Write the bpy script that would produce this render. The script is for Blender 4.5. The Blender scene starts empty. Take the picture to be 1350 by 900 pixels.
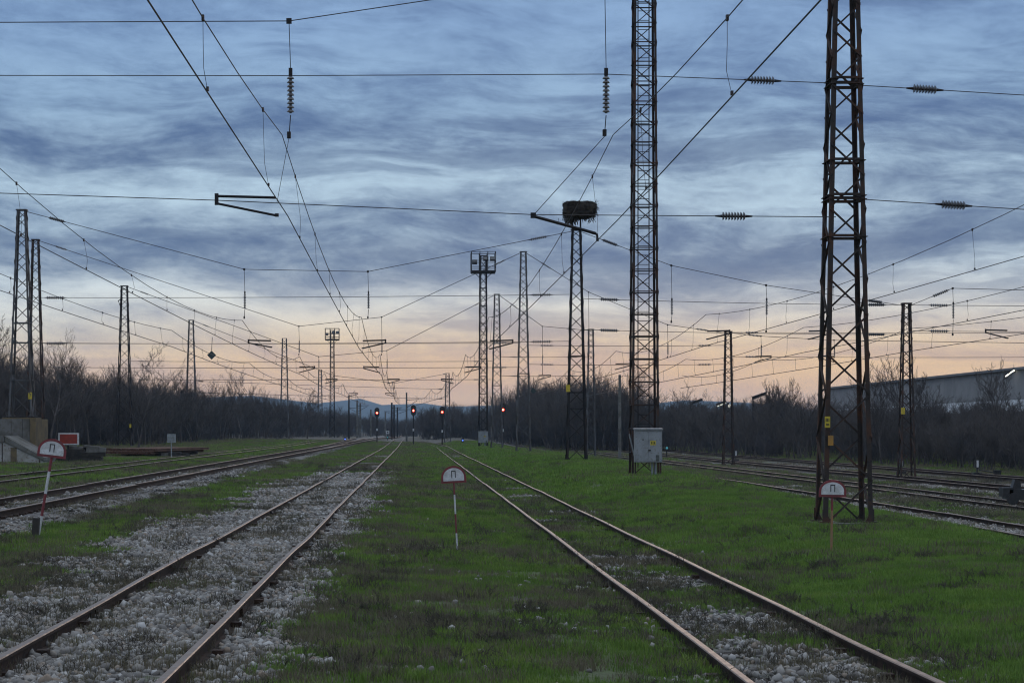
import bpy, math, random
import numpy as np
from mathutils import Vector, Matrix, Quaternion

random.seed(7)
RNG = np.random.default_rng(7)
SC = bpy.context.scene
COL = SC.collection
R = math.radians

# ------------------------------------------------------------------ camera
F = 2625.0            # focal length in photo pixels (70 mm on 36 mm)
VX, VY = 546.0, 568.0  # vanishing point of the tracks in the photograph
CAMZ = 2.0
cam = bpy.data.cameras.new('camera')
cam.lens = 70.0
cam.sensor_width = 36.0
cam.shift_x = (675 - VX) / 1350.0
cam.shift_y = (VY - 450) / 1350.0
cam.clip_start = 0.1
cam.clip_end = 30000
camo = bpy.data.objects.new('camera', cam)
camo.location = (0, 0, CAMZ)
camo.rotation_euler = (R(90), 0, 0)
COL.objects.link(camo)
SC.camera = camo


def at(px, py, d):
    """place in the world seen at a photo pixel, d metres up the line"""
    return Vector(((px - VX) / F * d, d, CAMZ + (VY - py) / F * d))


def X(px, d):
    return (px - VX) / F * d


def Z(py, d):
    return CAMZ + (VY - py) / F * d


# ------------------------------------------------------------------ colour management
SC.view_settings.view_transform = 'Standard'
SC.view_settings.look = 'None'
SC.view_settings.gamma = 1
SC.view_settings.exposure = 0.0
SC.view_settings.use_curve_mapping = False
SC.cycles.use_denoising = True
SC.cycles.adaptive_threshold = 0.006
SC.cycles.filter_width = 1.15
SC.cycles.max_bounces = 5
SC.cycles.volume_bounces = 1


def lin(c):
    out = []
    for v in c[:3]:
        v = v / 255.0
        out.append(v / 12.92 if v <= 0.04045 else ((v + 0.055) / 1.055) ** 2.4)
    return (out[0], out[1], out[2], 1.0)


# ------------------------------------------------------------------ world: dusk sky with bands of cloud
SUN_EL, SUN_AZ = R(1.5), R(7.5)
W = bpy.data.worlds.new('World')
SC.world = W
W.use_nodes = True
nt = W.node_tree
nt.nodes.clear()


def nd(t, typ, **kw):
    n = t.nodes.new(typ)
    for k, v in kw.items():
        setattr(n, k, v)
    return n


def lk(t, a, b):
    t.links.new(a, b)


def val(t, sock, v):
    if hasattr(v, 'is_linked') or isinstance(v, bpy.types.NodeSocket):
        t.links.new(v, sock)
    else:
        sock.default_value = v


def mth(t, op, a, b=None, c=None, clamp=False):
    n = nd(t, 'ShaderNodeMath', operation=op, use_clamp=clamp)
    val(t, n.inputs[0], a)
    if b is not None:
        val(t, n.inputs[1], b)
    if c is not None:
        val(t, n.inputs[2], c)
    return n.outputs[0]


def ramp(t, fac, stops, interp='LINEAR'):
    n = nd(t, 'ShaderNodeValToRGB')
    cr = n.color_ramp
    cr.interpolation = interp
    while len(cr.elements) > 1:
        cr.elements.remove(cr.elements[-1])
    cr.elements[0].position = stops[0][0]
    cr.elements[0].color = stops[0][1]
    for p, c in stops[1:]:
        e = cr.elements.new(p)
        e.color = c
    lk(t, fac, n.inputs[0])
    return n.outputs[0]


def mixc(t, fac, a, b, blend='MIX'):
    n = nd(t, 'ShaderNodeMix', data_type='RGBA', blend_type=blend)
    val(t, n.inputs[0], fac)
    val(t, n.inputs[6], a)
    val(t, n.inputs[7], b)
    return n.outputs[2]


def noise(t, vec, scale, detail=4, rough=0.55, dist=0.0):
    n = nd(t, 'ShaderNodeTexNoise')
    n.inputs['Scale'].default_value = scale
    n.inputs['Detail'].default_value = detail
    n.inputs['Roughness'].default_value = rough
    n.inputs['Distortion'].default_value = dist
    if vec is not None:
        lk(t, vec, n.inputs['Vector'])
    return n.outputs[0]


tc = nd(nt, 'ShaderNodeTexCoord')
sx = nd(nt, 'ShaderNodeSeparateXYZ')
lk(nt, tc.outputs['Generated'], sx.inputs[0])
dx, dy, dz = sx.outputs


def vec3(a, b, c):
    n = nd(nt, 'ShaderNodeCombineXYZ')
    val(nt, n.inputs[0], a)
    val(nt, n.inputs[1], b)
    val(nt, n.inputs[2], c)
    return n.outputs[0]


def ep(py):                      # ramp position of a photo row
    s = (VY - py) / F
    return max(0.0, min(1.0, (s + 0.02) / 0.32))


# warp fields: broad wander plus finer tearing
wv = vec3(mth(nt, 'MULTIPLY', dx, 3.2), mth(nt, 'MULTIPLY', dy, 3.2), mth(nt, 'MULTIPLY', dz, 7.0))
warp = noise(nt, wv, 1.6, 3, 0.5)
tilt = mth(nt, 'MULTIPLY', dx, 0.035)
dzw = mth(nt, 'ADD', mth(nt, 'ADD', dz, tilt), mth(nt, 'MULTIPLY_ADD', warp, 0.05, -0.025))
fv = vec3(mth(nt, 'MULTIPLY', dx, 9.0), mth(nt, 'MULTIPLY', dy, 9.0), mth(nt, 'MULTIPLY', dzw, 40.0))
n1 = noise(nt, fv, 1.0, 10, 0.63, 0.0)
fv2 = vec3(mth(nt, 'MULTIPLY', dx, 30.0), mth(nt, 'MULTIPLY', dy, 30.0), mth(nt, 'MULTIPLY', dzw, 105.0))
n2 = noise(nt, fv2, 1.0, 9, 0.64, 0.1)
facz = nd(nt, 'ShaderNodeMapRange')
lk(nt, dz, facz.inputs[0])
facz.inputs[1].default_value = -0.02
facz.inputs[2].default_value = 0.30
facw = nd(nt, 'ShaderNodeMapRange')
lk(nt, mth(nt, 'ADD', dz, mth(nt, 'MULTIPLY_ADD', warp, 0.10, -0.05)), facw.inputs[0])
facw.inputs[1].default_value = -0.02
facw.inputs[2].default_value = 0.30


def g(v):
    return (v, v, v, 1)


band = ramp(nt, facw.outputs[0], [(0.0, g(.12)), (ep(520), g(.15)), (ep(480), g(.40)), (ep(462), g(.22)), (ep(436), g(.60)),
                                  (ep(405), g(.20)), (ep(388), g(.20)), (ep(362), g(.90)), (ep(325), g(.85)), (ep(295), g(.50)),
                                  (ep(250), g(.24)), (ep(222), g(.40)), (ep(200), g(.88)), (ep(165), g(.66)), (ep(120), g(.46)),
                                  (ep(50), g(.34)), (ep(-40), g(.42)), (1.0, g(.5))], 'B_SPLINE')
cl = mth(nt, 'ADD', mth(nt, 'MULTIPLY', band, 0.95), mth(nt, 'MULTIPLY_ADD', n1, 1.75, -0.92))
fv3 = vec3(mth(nt, 'MULTIPLY', dx, 90.0), mth(nt, 'MULTIPLY', dy, 90.0), mth(nt, 'MULTIPLY', mth(nt, 'ADD', dzw, mth(nt, 'MULTIPLY', dx, 0.05)), 260.0))
n3 = noise(nt, fv3, 1.0, 5, 0.6, 0.2)
cl = mth(nt, 'ADD', cl, mth(nt, 'MULTIPLY_ADD', n2, 1.0, -0.5))
cl = mth(nt, 'ADD', cl, mth(nt, 'MULTIPLY_ADD', n3, 0.5, -0.25))
cs = nd(nt, 'ShaderNodeMapRange', interpolation_type='SMOOTHSTEP')
lk(nt, cl, cs.inputs[0])
cs.inputs[1].default_value = -0.14
cs.inputs[2].default_value = 1.14
cl = cs.outputs[0]
clear = ramp(nt, facz.outputs[0], [(0.0, lin((234, 188, 164))), (ep(545), lin((238, 186, 158))), (ep(515), lin((246, 198, 158))),
                                   (ep(485), lin((246, 216, 176))), (ep(455), lin((244, 230, 200))), (ep(420), lin((234, 236, 228))),
                                   (ep(380), lin((222, 234, 238))), (ep(310), lin((194, 218, 234))), (ep(240), lin((188, 215, 234))),
                                   (ep(150), lin((158, 190, 220))), (ep(40), lin((142, 175, 214))), (1.0, lin((130, 162, 204)))])
cloud = ramp(nt, facz.outputs[0], [(0.0, lin((196, 164, 160))), (ep(530), lin((202, 168, 158))), (ep(480), lin((186, 168, 168))),
                                   (ep(440), lin((156, 160, 172))), (ep(390), lin((120, 142, 168))), (ep(330), lin((90, 115, 151))),
                                   (ep(200), lin((80, 107, 148))), (ep(80), lin((94, 124, 168))), (1.0, lin((94, 118, 160)))])
# afterglow above the place where the sun went down
gdot = nd(nt, 'ShaderNodeVectorMath', operation='DOT_PRODUCT')
lk(nt, tc.outputs['Generated'], gdot.inputs[0])
gdot.inputs[1].default_value = (math.sin(SUN_AZ) * .9998, math.cos(SUN_AZ) * .9998, .02)
gr_ = nd(nt, 'ShaderNodeMapRange', interpolation_type='SMOOTHSTEP')
lk(nt, gdot.outputs['Value'], gr_.inputs[0])
gr_.inputs[1].default_value = .93
gr_.inputs[2].default_value = 1.0
low = ramp(nt, facz.outputs[0], [(0.0, g(.8)), (ep(520), g(1)), (ep(480), g(.95)), (ep(440), g(.5)), (ep(405), g(.2)), (ep(350), g(0))])
glow = mth(nt, 'MULTIPLY', gr_.outputs[0], low)
clear = mixc(nt, mth(nt, 'MULTIPLY', glow, .75), clear, lin((255, 210, 146)))
cloud = mixc(nt, mth(nt, 'MULTIPLY', glow, .45), cloud, lin((232, 182, 142)))
skyc = mixc(nt, cl, clear, cloud)
# lower, darker banks with firmer edges drifting in front of the veil
lv = vec3(mth(nt, 'MULTIPLY_ADD', dx, 5.0, 3.1), mth(nt, 'MULTIPLY', dy, 5.0), mth(nt, 'MULTIPLY', dzw, 52.0))
ln_ = noise(nt, lv, 1.0, 9, 0.58, 0.0)
where = ramp(nt, facz.outputs[0], [(ep(520), g(0)), (ep(470), g(.35)), (ep(435), g(.6)), (ep(405), g(.3)), (ep(370), g(.95)), (ep(320), g(.9)), (ep(260), g(.45)),
                                   (ep(205), g(1)), (ep(160), g(.6)), (ep(90), g(.35)), (1.0, g(.4))])
lb = nd(nt, 'ShaderNodeMapRange', interpolation_type='SMOOTHSTEP')
lk(nt, mth(nt, 'ADD', ln_, mth(nt, 'MULTIPLY_ADD', where, .16, -.12)), lb.inputs[0])
lb.inputs[1].default_value = .475
lb.inputs[2].default_value = .60
bankc = mixc(nt, 1.0, cloud, (.86, .87, .90, 1), 'MULTIPLY')
skyc = mixc(nt, mth(nt, 'MULTIPLY', lb.outputs[0], .52), skyc, bankc)
sky = nd(nt, 'ShaderNodeTexSky', sky_type='NISHITA', sun_disc=False, sun_elevation=SUN_EL, sun_rotation=SUN_AZ)
sky.air_density = 1.0
sky.dust_density = 1.0
nish = mixc(nt, 1.0, sky.outputs[0], (0.05, 0.05, 0.05, 1), 'MULTIPLY')   # the clear sky above, at strength 0.05
# above the picture: unseen bright cloud added toward the zenith to light the ground
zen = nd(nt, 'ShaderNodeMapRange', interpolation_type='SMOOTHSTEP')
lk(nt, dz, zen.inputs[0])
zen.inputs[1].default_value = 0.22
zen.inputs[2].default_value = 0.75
fill_deck = mixc(nt, mth(nt, 'MULTIPLY_ADD', n1, 0.8, -0.15, clamp=True), (.98, 1.12, 1.32, 1), (.63, .73, .90, 1))
skyc = mixc(nt, zen.outputs[0], skyc, fill_deck)
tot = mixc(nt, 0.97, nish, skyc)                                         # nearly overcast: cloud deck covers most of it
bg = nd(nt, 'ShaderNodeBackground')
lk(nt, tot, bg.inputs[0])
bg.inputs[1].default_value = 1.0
wo = nd(nt, 'ShaderNodeOutputWorld')
lk(nt, bg.outputs[0], wo.inputs[0])

# the sun has just gone: only a weak, wide afterglow low over the end of the line
sl = bpy.data.lights.new('sun', 'SUN')
sl.energy = 0.2
sl.angle = R(14)
sl.color = (1.0, 0.74, 0.55)
so = bpy.data.objects.new('sun', sl)
so.rotation_euler = (R(90) - R(5.0), 0, R(180) - SUN_AZ)
so.location = (60, 400, 60)
COL.objects.link(so)

# ------------------------------------------------------------------ mesh helpers


class MB:
    def __init__(s):
        s.v, s.f, s.m = [], [], []

    def add(s, vs, fs, mi=0):
        b = len(s.v)
        s.v.extend([tuple(v) for v in vs])
        s.f.extend([tuple(b + i for i in f) for f in fs])
        s.m.extend([mi] * len(fs))
        return s

    def box(s, c, size, rot=None, mi=0):
        hx, hy, hz = size[0] / 2, size[1] / 2, size[2] / 2
        vs = [Vector((x, y, z)) for x in (-hx, hx) for y in (-hy, hy) for z in (-hz, hz)]
        if rot is not None:
            vs = [rot @ v for v in vs]
        c = Vector(c)
        return s.add([v + c for v in vs], [(0, 1, 3, 2), (4, 6, 7, 5), (0, 4, 5, 1), (2, 3, 7, 6), (0, 2, 6, 4), (1, 5, 7, 3)], mi)

    def sweep(s, poly, p0, p1, up=(0, 0, 1), mi=0, scale1=1.0):
        p0, p1 = Vector(p0), Vector(p1)
        d = (p1 - p0).normalized()
        u = Vector(up)
        if abs(d.dot(u)) > 0.98:
            u = Vector((0, 1, 0))
        a = d.cross(u).normalized()
        b = a.cross(d).normalized()
        n = len(poly)
        vs = [p0 + a * q[0] + b * q[1] for q in poly] + [p1 + (a * q[0] + b * q[1]) * scale1 for q in poly]
        fs = [(i, (i + 1) % n, n + (i + 1) % n, n + i) for i in range(n)] + [tuple(range(n))[::-1], tuple(range(n, 2 * n))]
        return s.add(vs, fs, mi)

    def bar(s, p0, p1, w, h=None, up=(0, 0, 1), mi=0):
        h = h or w
        return s.sweep([(-w / 2, -h / 2), (w / 2, -h / 2), (w / 2, h / 2), (-w / 2, h / 2)], p0, p1, up, mi)

    def cone(s, p0, p1, r0, r1, n=8, mi=0):
        poly = [(r0 * math.cos(2 * math.pi * i / n), r0 * math.sin(2 * math.pi * i / n)) for i in range(n)]
        return s.sweep(poly, p0, p1, mi=mi, scale1=r1 / max(r0, 1e-6))

    def tube(s, pts, r, n=5, mi=0):
        pts = [Vector(p) for p in pts]
        rings = []
        for i, p in enumerate(pts):
            d = (pts[min(i + 1, len(pts) - 1)] - pts[max(i - 1, 0)]).normalized()
            u = Vector((0, 0, 1)) if abs(d.z) < 0.95 else Vector((1, 0, 0))
            a = d.cross(u).normalized()
            b = a.cross(d)
            rr = r[i] if isinstance(r, (list, tuple)) else r
            rings.append([p + (a * math.cos(2 * math.pi * k / n) + b * math.sin(2 * math.pi * k / n)) * rr for k in range(n)])
        vs = [v for ring in rings for v in ring]
        fs = []
        for i in range(len(pts) - 1):
            for k in range(n):
                fs.append((i * n + k, i * n + (k + 1) % n, (i + 1) * n + (k + 1) % n, (i + 1) * n + k))
        fs.append(tuple(range(n))[::-1])
        fs.append(tuple(range((len(pts) - 1) * n, len(pts) * n)))
        return s.add(vs, fs, mi)

    def prism(s, poly, org, ax, ay, depth, mi=0):
        """poly in the plane (ax, ay) at org, thickened by depth along ax x ay"""
        org, ax, ay = Vector(org), Vector(ax).normalized(), Vector(ay).normalized()
        nrm = ax.cross(ay)
        a = [org + ax * p[0] + ay * p[1] for p in poly]
        b = [p + nrm * depth for p in a]
        n = len(poly)
        return s.add(a + b, [tuple(range(n))[::-1], tuple(range(n, 2 * n))] +
                     [(i, (i + 1) % n, n + (i + 1) % n, n + i) for i in range(n)], mi)

    def discs(s, p0, p1, r, k, rc=0.03, n=10, mi=0):
        """rod insulator: a core with k sheds"""
        p0, p1 = Vector(p0), Vector(p1)
        s.cone(p0, p1, rc, rc, 6, mi)
        for i in range(k):
            t = (i + 0.5) / k
            c = p0.lerp(p1, t)
            h = (p1 - p0) / k * 0.22
            s.cone(c - h, c + h, r, r * 0.7, n, mi)
        return s

    def build(s, name, mats, parent=None, smooth=False, loc=None):
        me = bpy.data.meshes.new(name)
        me.from_pydata(s.v, [], s.f)
        if not isinstance(mats, (list, tuple)):
            mats = [mats]
        for m in mats:
            me.materials.append(m)
        if len(mats) > 1:
            me.polygons.foreach_set('material_index', s.m)
        if smooth:
            me.polygons.foreach_set('use_smooth', [True] * len(me.polygons))
        me.update()
        return link(name, me, parent)


def link(name, me, parent=None):
    o = bpy.data.objects.new(name, me)
    COL.objects.link(o)
    if parent is not None:
        o.parent = parent
    return o


def tag(o, label, cat, group=None, kind=None):
    o['label'] = label
    if cat:
        o['category'] = cat
    if group:
        o['group'] = group
    if kind:
        o['kind'] = kind
    return o


def thing(name, label, cat, loc=(0, 0, 0), group=None):
    o = bpy.data.objects.new(name, None)
    o.empty_display_size = 0.2
    o.location = loc
    COL.objects.link(o)
    return tag(o, label, cat, group)


def np_mesh(name, verts, tris, mats, smooth=False):
    me = bpy.data.meshes.new(name)
    verts = np.asarray(verts, dtype=np.float32)
    faces = np.asarray(tris, dtype=np.int32)
    k = faces.shape[1]
    me.vertices.add(len(verts))
    me.vertices.foreach_set('co', verts.ravel())
    me.loops.add(faces.size)
    me.loops.foreach_set('vertex_index', faces.ravel())
    me.polygons.add(len(faces))
    me.polygons.foreach_set('loop_start', np.arange(0, faces.size, k, dtype=np.int32))
    if smooth:
        me.polygons.foreach_set('use_smooth', np.ones(len(faces), dtype=bool))
    for m in (mats if isinstance(mats, (list, tuple)) else [mats]):
        me.materials.append(m)
    me.update(calc_edges=True)
    me.validate()
    return me


_T = RNG.random((256, 256))


def vnoise(x, y, sc=1.0, seed=0):
    x = np.asarray(x, float) / sc + 17.3 * seed + 1000
    y = np.asarray(y, float) / sc + 7.9 * seed + 1000
    xi, yi = np.floor(x).astype(int), np.floor(y).astype(int)
    fx, fy = x - xi, y - yi
    fx, fy = fx * fx * (3 - 2 * fx), fy * fy * (3 - 2 * fy)
    a, b = _T[xi % 256, yi % 256], _T[(xi + 1) % 256, yi % 256]
    c, d = _T[xi % 256, (yi + 1) % 256], _T[(xi + 1) % 256, (yi + 1) % 256]
    return (a * (1 - fx) + b * fx) * (1 - fy) + (c * (1 - fx) + d * fx) * fy


def fbm(x, y, sc, o=4, seed=0):
    t, a, s = 0, 1.0, 0
    for i in range(o):
        t = t + a * vnoise(x, y, sc / 2 ** i, seed + i)
        s += a
        a *= 0.5
    return t / s


def sstep(a, b, x):
    t = np.clip((np.asarray(x, float) - a) / (b - a), 0, 1)
    return t * t * (3 - 2 * t)


# ------------------------------------------------------------------ materials
M = {}


def mat(name, build):
    m = bpy.data.materials.new(name)
    m.use_nodes = True
    t = m.node_tree
    t.nodes.clear()
    p = nd(t, 'ShaderNodeBsdfPrincipled')
    o = nd(t, 'ShaderNodeOutputMaterial')
    lk(t, p.outputs[0], o.inputs[0])
    build(t, p)
    M[name] = m
    return m


def c4(a, b=None, c=None):
    if b is None:
        return (a, a, a, 1)
    return (a, b, c, 1)


def objc(t):
    return nd(t, 'ShaderNodeTexCoord').outputs['Object']


def geoc(t):
    return nd(t, 'ShaderNodeNewGeometry').outputs['Position']


def bump(t, p, h, strength=0.4, dist=0.02):
    b = nd(t, 'ShaderNodeBump')
    b.inputs['Strength'].default_value = strength
    b.inputs['Distance'].default_value = dist
    lk(t, h, b.inputs['Height'])
    lk(t, b.outputs[0], p.inputs['Normal'])


def two_tone(name, ca, cb, scale=3.0, rough=0.75, metal=0.0, lo=0.4, hi=0.6, coords=geoc, detail=5, bumpy=0.3, bdist=0.01, cc=None):
    def b(t, p):
        v = coords(t)
        n = noise(t, v, scale, detail, 0.6, 0.3)
        fac = ramp(t, n, [(lo, g(0)), (hi, g(1))])
        col = mixc(t, fac, ca, cb)
        if cc is not None:
            n3 = noise(t, v, scale * 6, 3, 0.6)
            col = mixc(t, ramp(t, n3, [(0.55, g(0)), (0.72, g(1))]), col, cc)
        lk(t, col, p.inputs['Base Color'])
        p.inputs['Roughness'].default_value = rough
        p.inputs['Metallic'].default_value = metal
        if rough > .68:
            p.inputs['Specular IOR Level'].default_value = .22
        bump(t, p, noise(t, v, scale * 8, 3, 0.6), bumpy, bdist)
    return mat(name, b)


two_tone('rusty_steel', c4(.040, .033, .030), c4(.085, .040, .024), 2.2, 0.75, 0, .45, .68, cc=c4(.02, .02, .022))
two_tone('dark_steel', c4(.020, .020, .022), c4(.036, .024, .019), 2.5, 0.7, 0, .45, .68)
two_tone('grey_steel', c4(.085, .088, .092), c4(.05, .038, .032), 1.6, 0.6, 0.2, .45, .66)
two_tone('rail_side', c4(.020, .013, .010), c4(.040, .022, .014), 6, 0.85)
two_tone('sleeper_wood', c4(.028, .024, .021), c4(.055, .045, .038), 9, 0.9, bumpy=.6)
two_tone('sleeper_concrete', c4(.15, .145, .14), c4(.10, .09, .085), 5, 0.9)
two_tone('concrete', c4(.15, .147, .138), c4(.085, .08, .068), 1.2, 0.9, cc=c4(.09, .075, .05))
two_tone('concrete_yellow', c4(.16, .12, .065), c4(.10, .08, .055), 2, 0.9)
two_tone('whitewash', c4(.36, .355, .34), c4(.22, .205, .18), 1.4, 0.9, cc=c4(.16, .11, .08))
two_tone('white_paint', c4(.60, .60, .61), c4(.44, .44, .43), 9, 0.55, coords=objc, cc=c4(.34, .31, .27))
two_tone('red_paint', c4(.20, .030, .036), c4(.14, .028, .032), 10, 0.55, coords=objc)
two_tone('orange_paint', c4(.28, .13, .06), c4(.24, .15, .08), 14, 0.6, coords=objc)
two_tone('board_red', c4(.30, .035, .02), c4(.22, .03, .02), 6, 0.6)
two_tone('black_paint', c4(.012), c4(.02), 6, 0.5)
two_tone('cabinet_paint', c4(.25, .265, .28), c4(.18, .19, .20), 2.6, 0.5, lo=.42, hi=.66, cc=c4(.15, .14, .125))
two_tone('cabinet_grime', c4(.11, .12, .11), c4(.07, .075, .07), 8, 0.7)
two_tone('yellow_plate', c4(.55, .42, .03), c4(.42, .32, .03), 10, 0.6)
two_tone('orange_plate', c4(.40, .20, .03), c4(.28, .15, .04), 10, 0.6)
two_tone('porcelain', c4(.10, .10, .105), c4(.055, .045, .045), 9, 0.35)
two_tone('wire', c4(.018, .016, .018), c4(.03, .02, .018), 3, 0.6, bumpy=0)
two_tone('bark', c4(.060, .053, .052), c4(.105, .092, .085), 1.2, 0.9)
two_tone('bark_pale', c4(.095, .085, .08), c4(.06, .052, .05), 1.2, 0.9)
two_tone('twig', c4(.048, .048, .054), c4(.098, .090, .092), 0.8, 0.9)
two_tone('nest_stick', c4(.030, .025, .020), c4(.055, .045, .035), 7, 0.95)
two_tone('rust_stack', c4(.135, .075, .052), c4(.09, .052, .038), 3, 0.85)
two_tone('stone', c4(.48, .46, .43), c4(.30, .28, .26), 20, 0.85)
two_tone('old_timber', c4(.05, .045, .04), c4(.03, .028, .026), 4, 0.95)
two_tone('sign_back', c4(.26, .28, .29), c4(.18, .19, .19), 6, 0.5)
two_tone('green_plate', c4(.03, .05, .05), c4(.02, .035, .035), 6, 0.5)
two_tone('warehouse_wall', c4(.25, .245, .245), c4(.20, .197, .197), 0.3, 0.7)
two_tone('warehouse_pale', c4(.72, .73, .75), c4(.62, .63, .65), 0.3, 0.7)
two_tone('warehouse_roof', c4(.13, .14, .15), c4(.10, .10, .11), 0.2, 0.5, 0.3)
two_tone('hill_forest', c4(.032, .042, .030), c4(.055, .055, .045), 0.004, 1.0, bumpy=0)


def _railhead(t, p):
    v = geoc(t)
    n = noise(t, v, 7, 4, 0.6)
    lk(t, mixc(t, n, c4(.22, .15, .095), c4(.12, .075, .046)), p.inputs['Base Color'])
    p.inputs['Metallic'].default_value = 0.6
    r = nd(t, 'ShaderNodeMapRange')
    lk(t, n, r.inputs[0])
    r.inputs[3].default_value = 0.30
    r.inputs[4].default_value = 0.58
    lk(t, r.outputs[0], p.inputs['Roughness'])


mat('rail_head', _railhead)


def _glass(t, p):
    p.inputs['Base Color'].default_value = (.05, .055, .06, 1)
    p.inputs['Roughness'].default_value = 0.12
    p.inputs['Metallic'].default_value = 0.0
    p.inputs['Specular IOR Level'].default_value = 0.8


mat('lamp_glass', _glass)


def emit(name, col, s):
    def b(t, p):
        p.inputs['Base Color'].default_value = (*[c * .3 for c in col], 1)
        p.inputs['Emission Color'].default_value = (*col, 1)
        p.inputs['Emission Strength'].default_value = s
    return mat(name, b)


emit('red_lamp', (1.0, .035, .02), 9.0)
emit('red_core', (1.0, .30, .16), 14.0)
emit('blue_lamp', (.12, .25, 1.0), 1.3)
emit('white_lamp', (1.0, .96, .80), 3.0)
emit('cyan_lamp', (.15, .65, .75), 0.25)


def _stone(t, p):
    oi = nd(t, 'ShaderNodeObjectInfo')
    at_ = nd(t, 'ShaderNodeAttribute', attribute_name='tint')
    f = mth(t, 'FRACT', mth(t, 'ADD', at_.outputs['Fac'], mth(t, 'MULTIPLY', oi.outputs['Random'], 3.7)))
    col = ramp(t, f, [(0, c4(.06, .055, .05)), (.22, c4(.13, .12, .11)), (.45, c4(.21, .20, .185)), (.62, c4(.30, .285, .265)),
                      (.76, c4(.20, .145, .10)), (.86, c4(.24, .225, .20)), (.93, c4(.46, .45, .435)), (1, c4(.16, .15, .14))])
    n = noise(t, geoc(t), 26, 3, .6)
    col = mixc(t, mth(t, 'MULTIPLY', n, .55), col, c4(.17, .15, .13))
    lk(t, col, p.inputs['Base Color'])
    p.inputs['Roughness'].default_value = 0.9


mat('ballast_stone', _stone)


def grass_mat(name, stops, tip=1.0):
    def b(t, p):
        oi = nd(t, 'ShaderNodeObjectInfo')
        v = geoc(t)
        n = noise(t, v, 0.9, 4, .6)
        f = mth(t, 'ADD', mth(t, 'MULTIPLY', oi.outputs['Random'], .45), mth(t, 'MULTIPLY_ADD', n, 1.3, -.42), clamp=True)
        col = ramp(t, f, stops)
        at_ = nd(t, 'ShaderNodeAttribute', attribute_name='tint')
        col = mixc(t, mth(t, 'MULTIPLY', at_.outputs['Fac'], .35), col, c4(.12, .115, .05))
        lk(t, col, p.inputs['Base Color'])
        p.inputs['Roughness'].default_value = 0.7
        p.inputs['Specular IOR Level'].default_value = 0.2
        tr = nd(t, 'ShaderNodeBsdfTranslucent')
        lk(t, col, tr.inputs[0])
        mx = nd(t, 'ShaderNodeMixShader')
        mx.inputs[0].default_value = 0.3
        out = [n_ for n_ in t.nodes if n_.type == 'OUTPUT_MATERIAL'][0]
        lk(t, p.outputs[0], mx.inputs[1])
        lk(t, tr.outputs[0], mx.inputs[2])
        lk(t, mx.outputs[0], out.inputs[0])
    return mat(name, b)


grass_mat('grass_green', [(0, c4(.060, .102, .022)), (.3, c4(.098, .180, .030)), (.55, c4(.142, .240, .038)), (.8, c4(.205, .275, .055)), (1, c4(.13, .235, .036))])
grass_mat('grass_lush', [(0, c4(.076, .138, .026)), (.35, c4(.118, .220, .036)), (.65, c4(.160, .275, .045)), (1, c4(.225, .30, .062))])
grass_mat('grass_dry', [(0, c4(.10, .085, .06)), (.5, c4(.15, .125, .09)), (1, c4(.12, .125, .055))])
grass_mat('weed_dark', [(0, c4(.055, .058, .042)), (.5, c4(.085, .07, .058)), (1, c4(.07, .085, .04))])


def _ground(t, p):
    v = geoc(t)
    ag = nd(t, 'ShaderNodeAttribute', attribute_name='gravel').outputs['Fac']
    ad = nd(t, 'ShaderNodeAttribute', attribute_name='dry').outputs['Fac']
    big = noise(t, v, .45, 4, .6)
    fine = noise(t, v, 6.5, 5, .65)
    soil = mixc(t, fine, c4(.030, .030, .018), c4(.052, .052, .030))
    green = mixc(t, fine, c4(.040, .056, .014), c4(.080, .112, .026))
    gr = mixc(t, ramp(t, big, [(.30, g(0)), (.5, g(1))]), soil, green)
    dry = mixc(t, fine, c4(.045, .040, .030), c4(.080, .07, .05))
    gr = mixc(t, ad, gr, dry)
    vo = nd(t, 'ShaderNodeTexVoronoi')
    vo.inputs['Scale'].default_value = 17
    lk(t, v, vo.inputs['Vector'])
    bw = nd(t, 'ShaderNodeRGBToBW')
    lk(t, vo.outputs['Color'], bw.inputs[0])
    st = ramp(t, bw.outputs[0], [(0, c4(.06, .055, .05)), (.4, c4(.13, .12, .11)), (.7, c4(.25, .235, .215)), (1, c4(.12, .10, .085))])
    dirt = mixc(t, fine, c4(.045, .040, .034), c4(.09, .08, .068))
    st = mixc(t, ramp(t, noise(t, v, 1.3, 4, .6), [(.38, g(.85)), (.62, g(.1))]), st, dirt)
    mk = mth(t, 'ADD', ag, mth(t, 'MULTIPLY_ADD', fine, .8, -.4))
    mk = ramp(t, mk, [(.48, g(0)), (.66, g(1))])
    lk(t, mixc(t, mk, gr, st), p.inputs['Base Color'])
    p.inputs['Roughness'].default_value = 0.95
    h = mth(t, 'ADD', mth(t, 'MULTIPLY', fine, .6), mth(t, 'MULTIPLY', vo.outputs['Distance'], .6))
    bump(t, p, h, .7, .04)


mat('ground', _ground)

# ------------------------------------------------------------------ layout of the line
XA, XB, XC, XD = -2.57, 3.45, -9.12, -13.5
XE, XF_, XG, XH = 14.85, 20.0, 25.2, 31.0
BANKY = [0, 15, 25, 38, 72, 99, 150, 250]
BANKZ = [-.05, -.05, .06, .23, .38, .54, .42, .2]


def rise(y):
    return .38 * sstep(190, 340, y)


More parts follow.
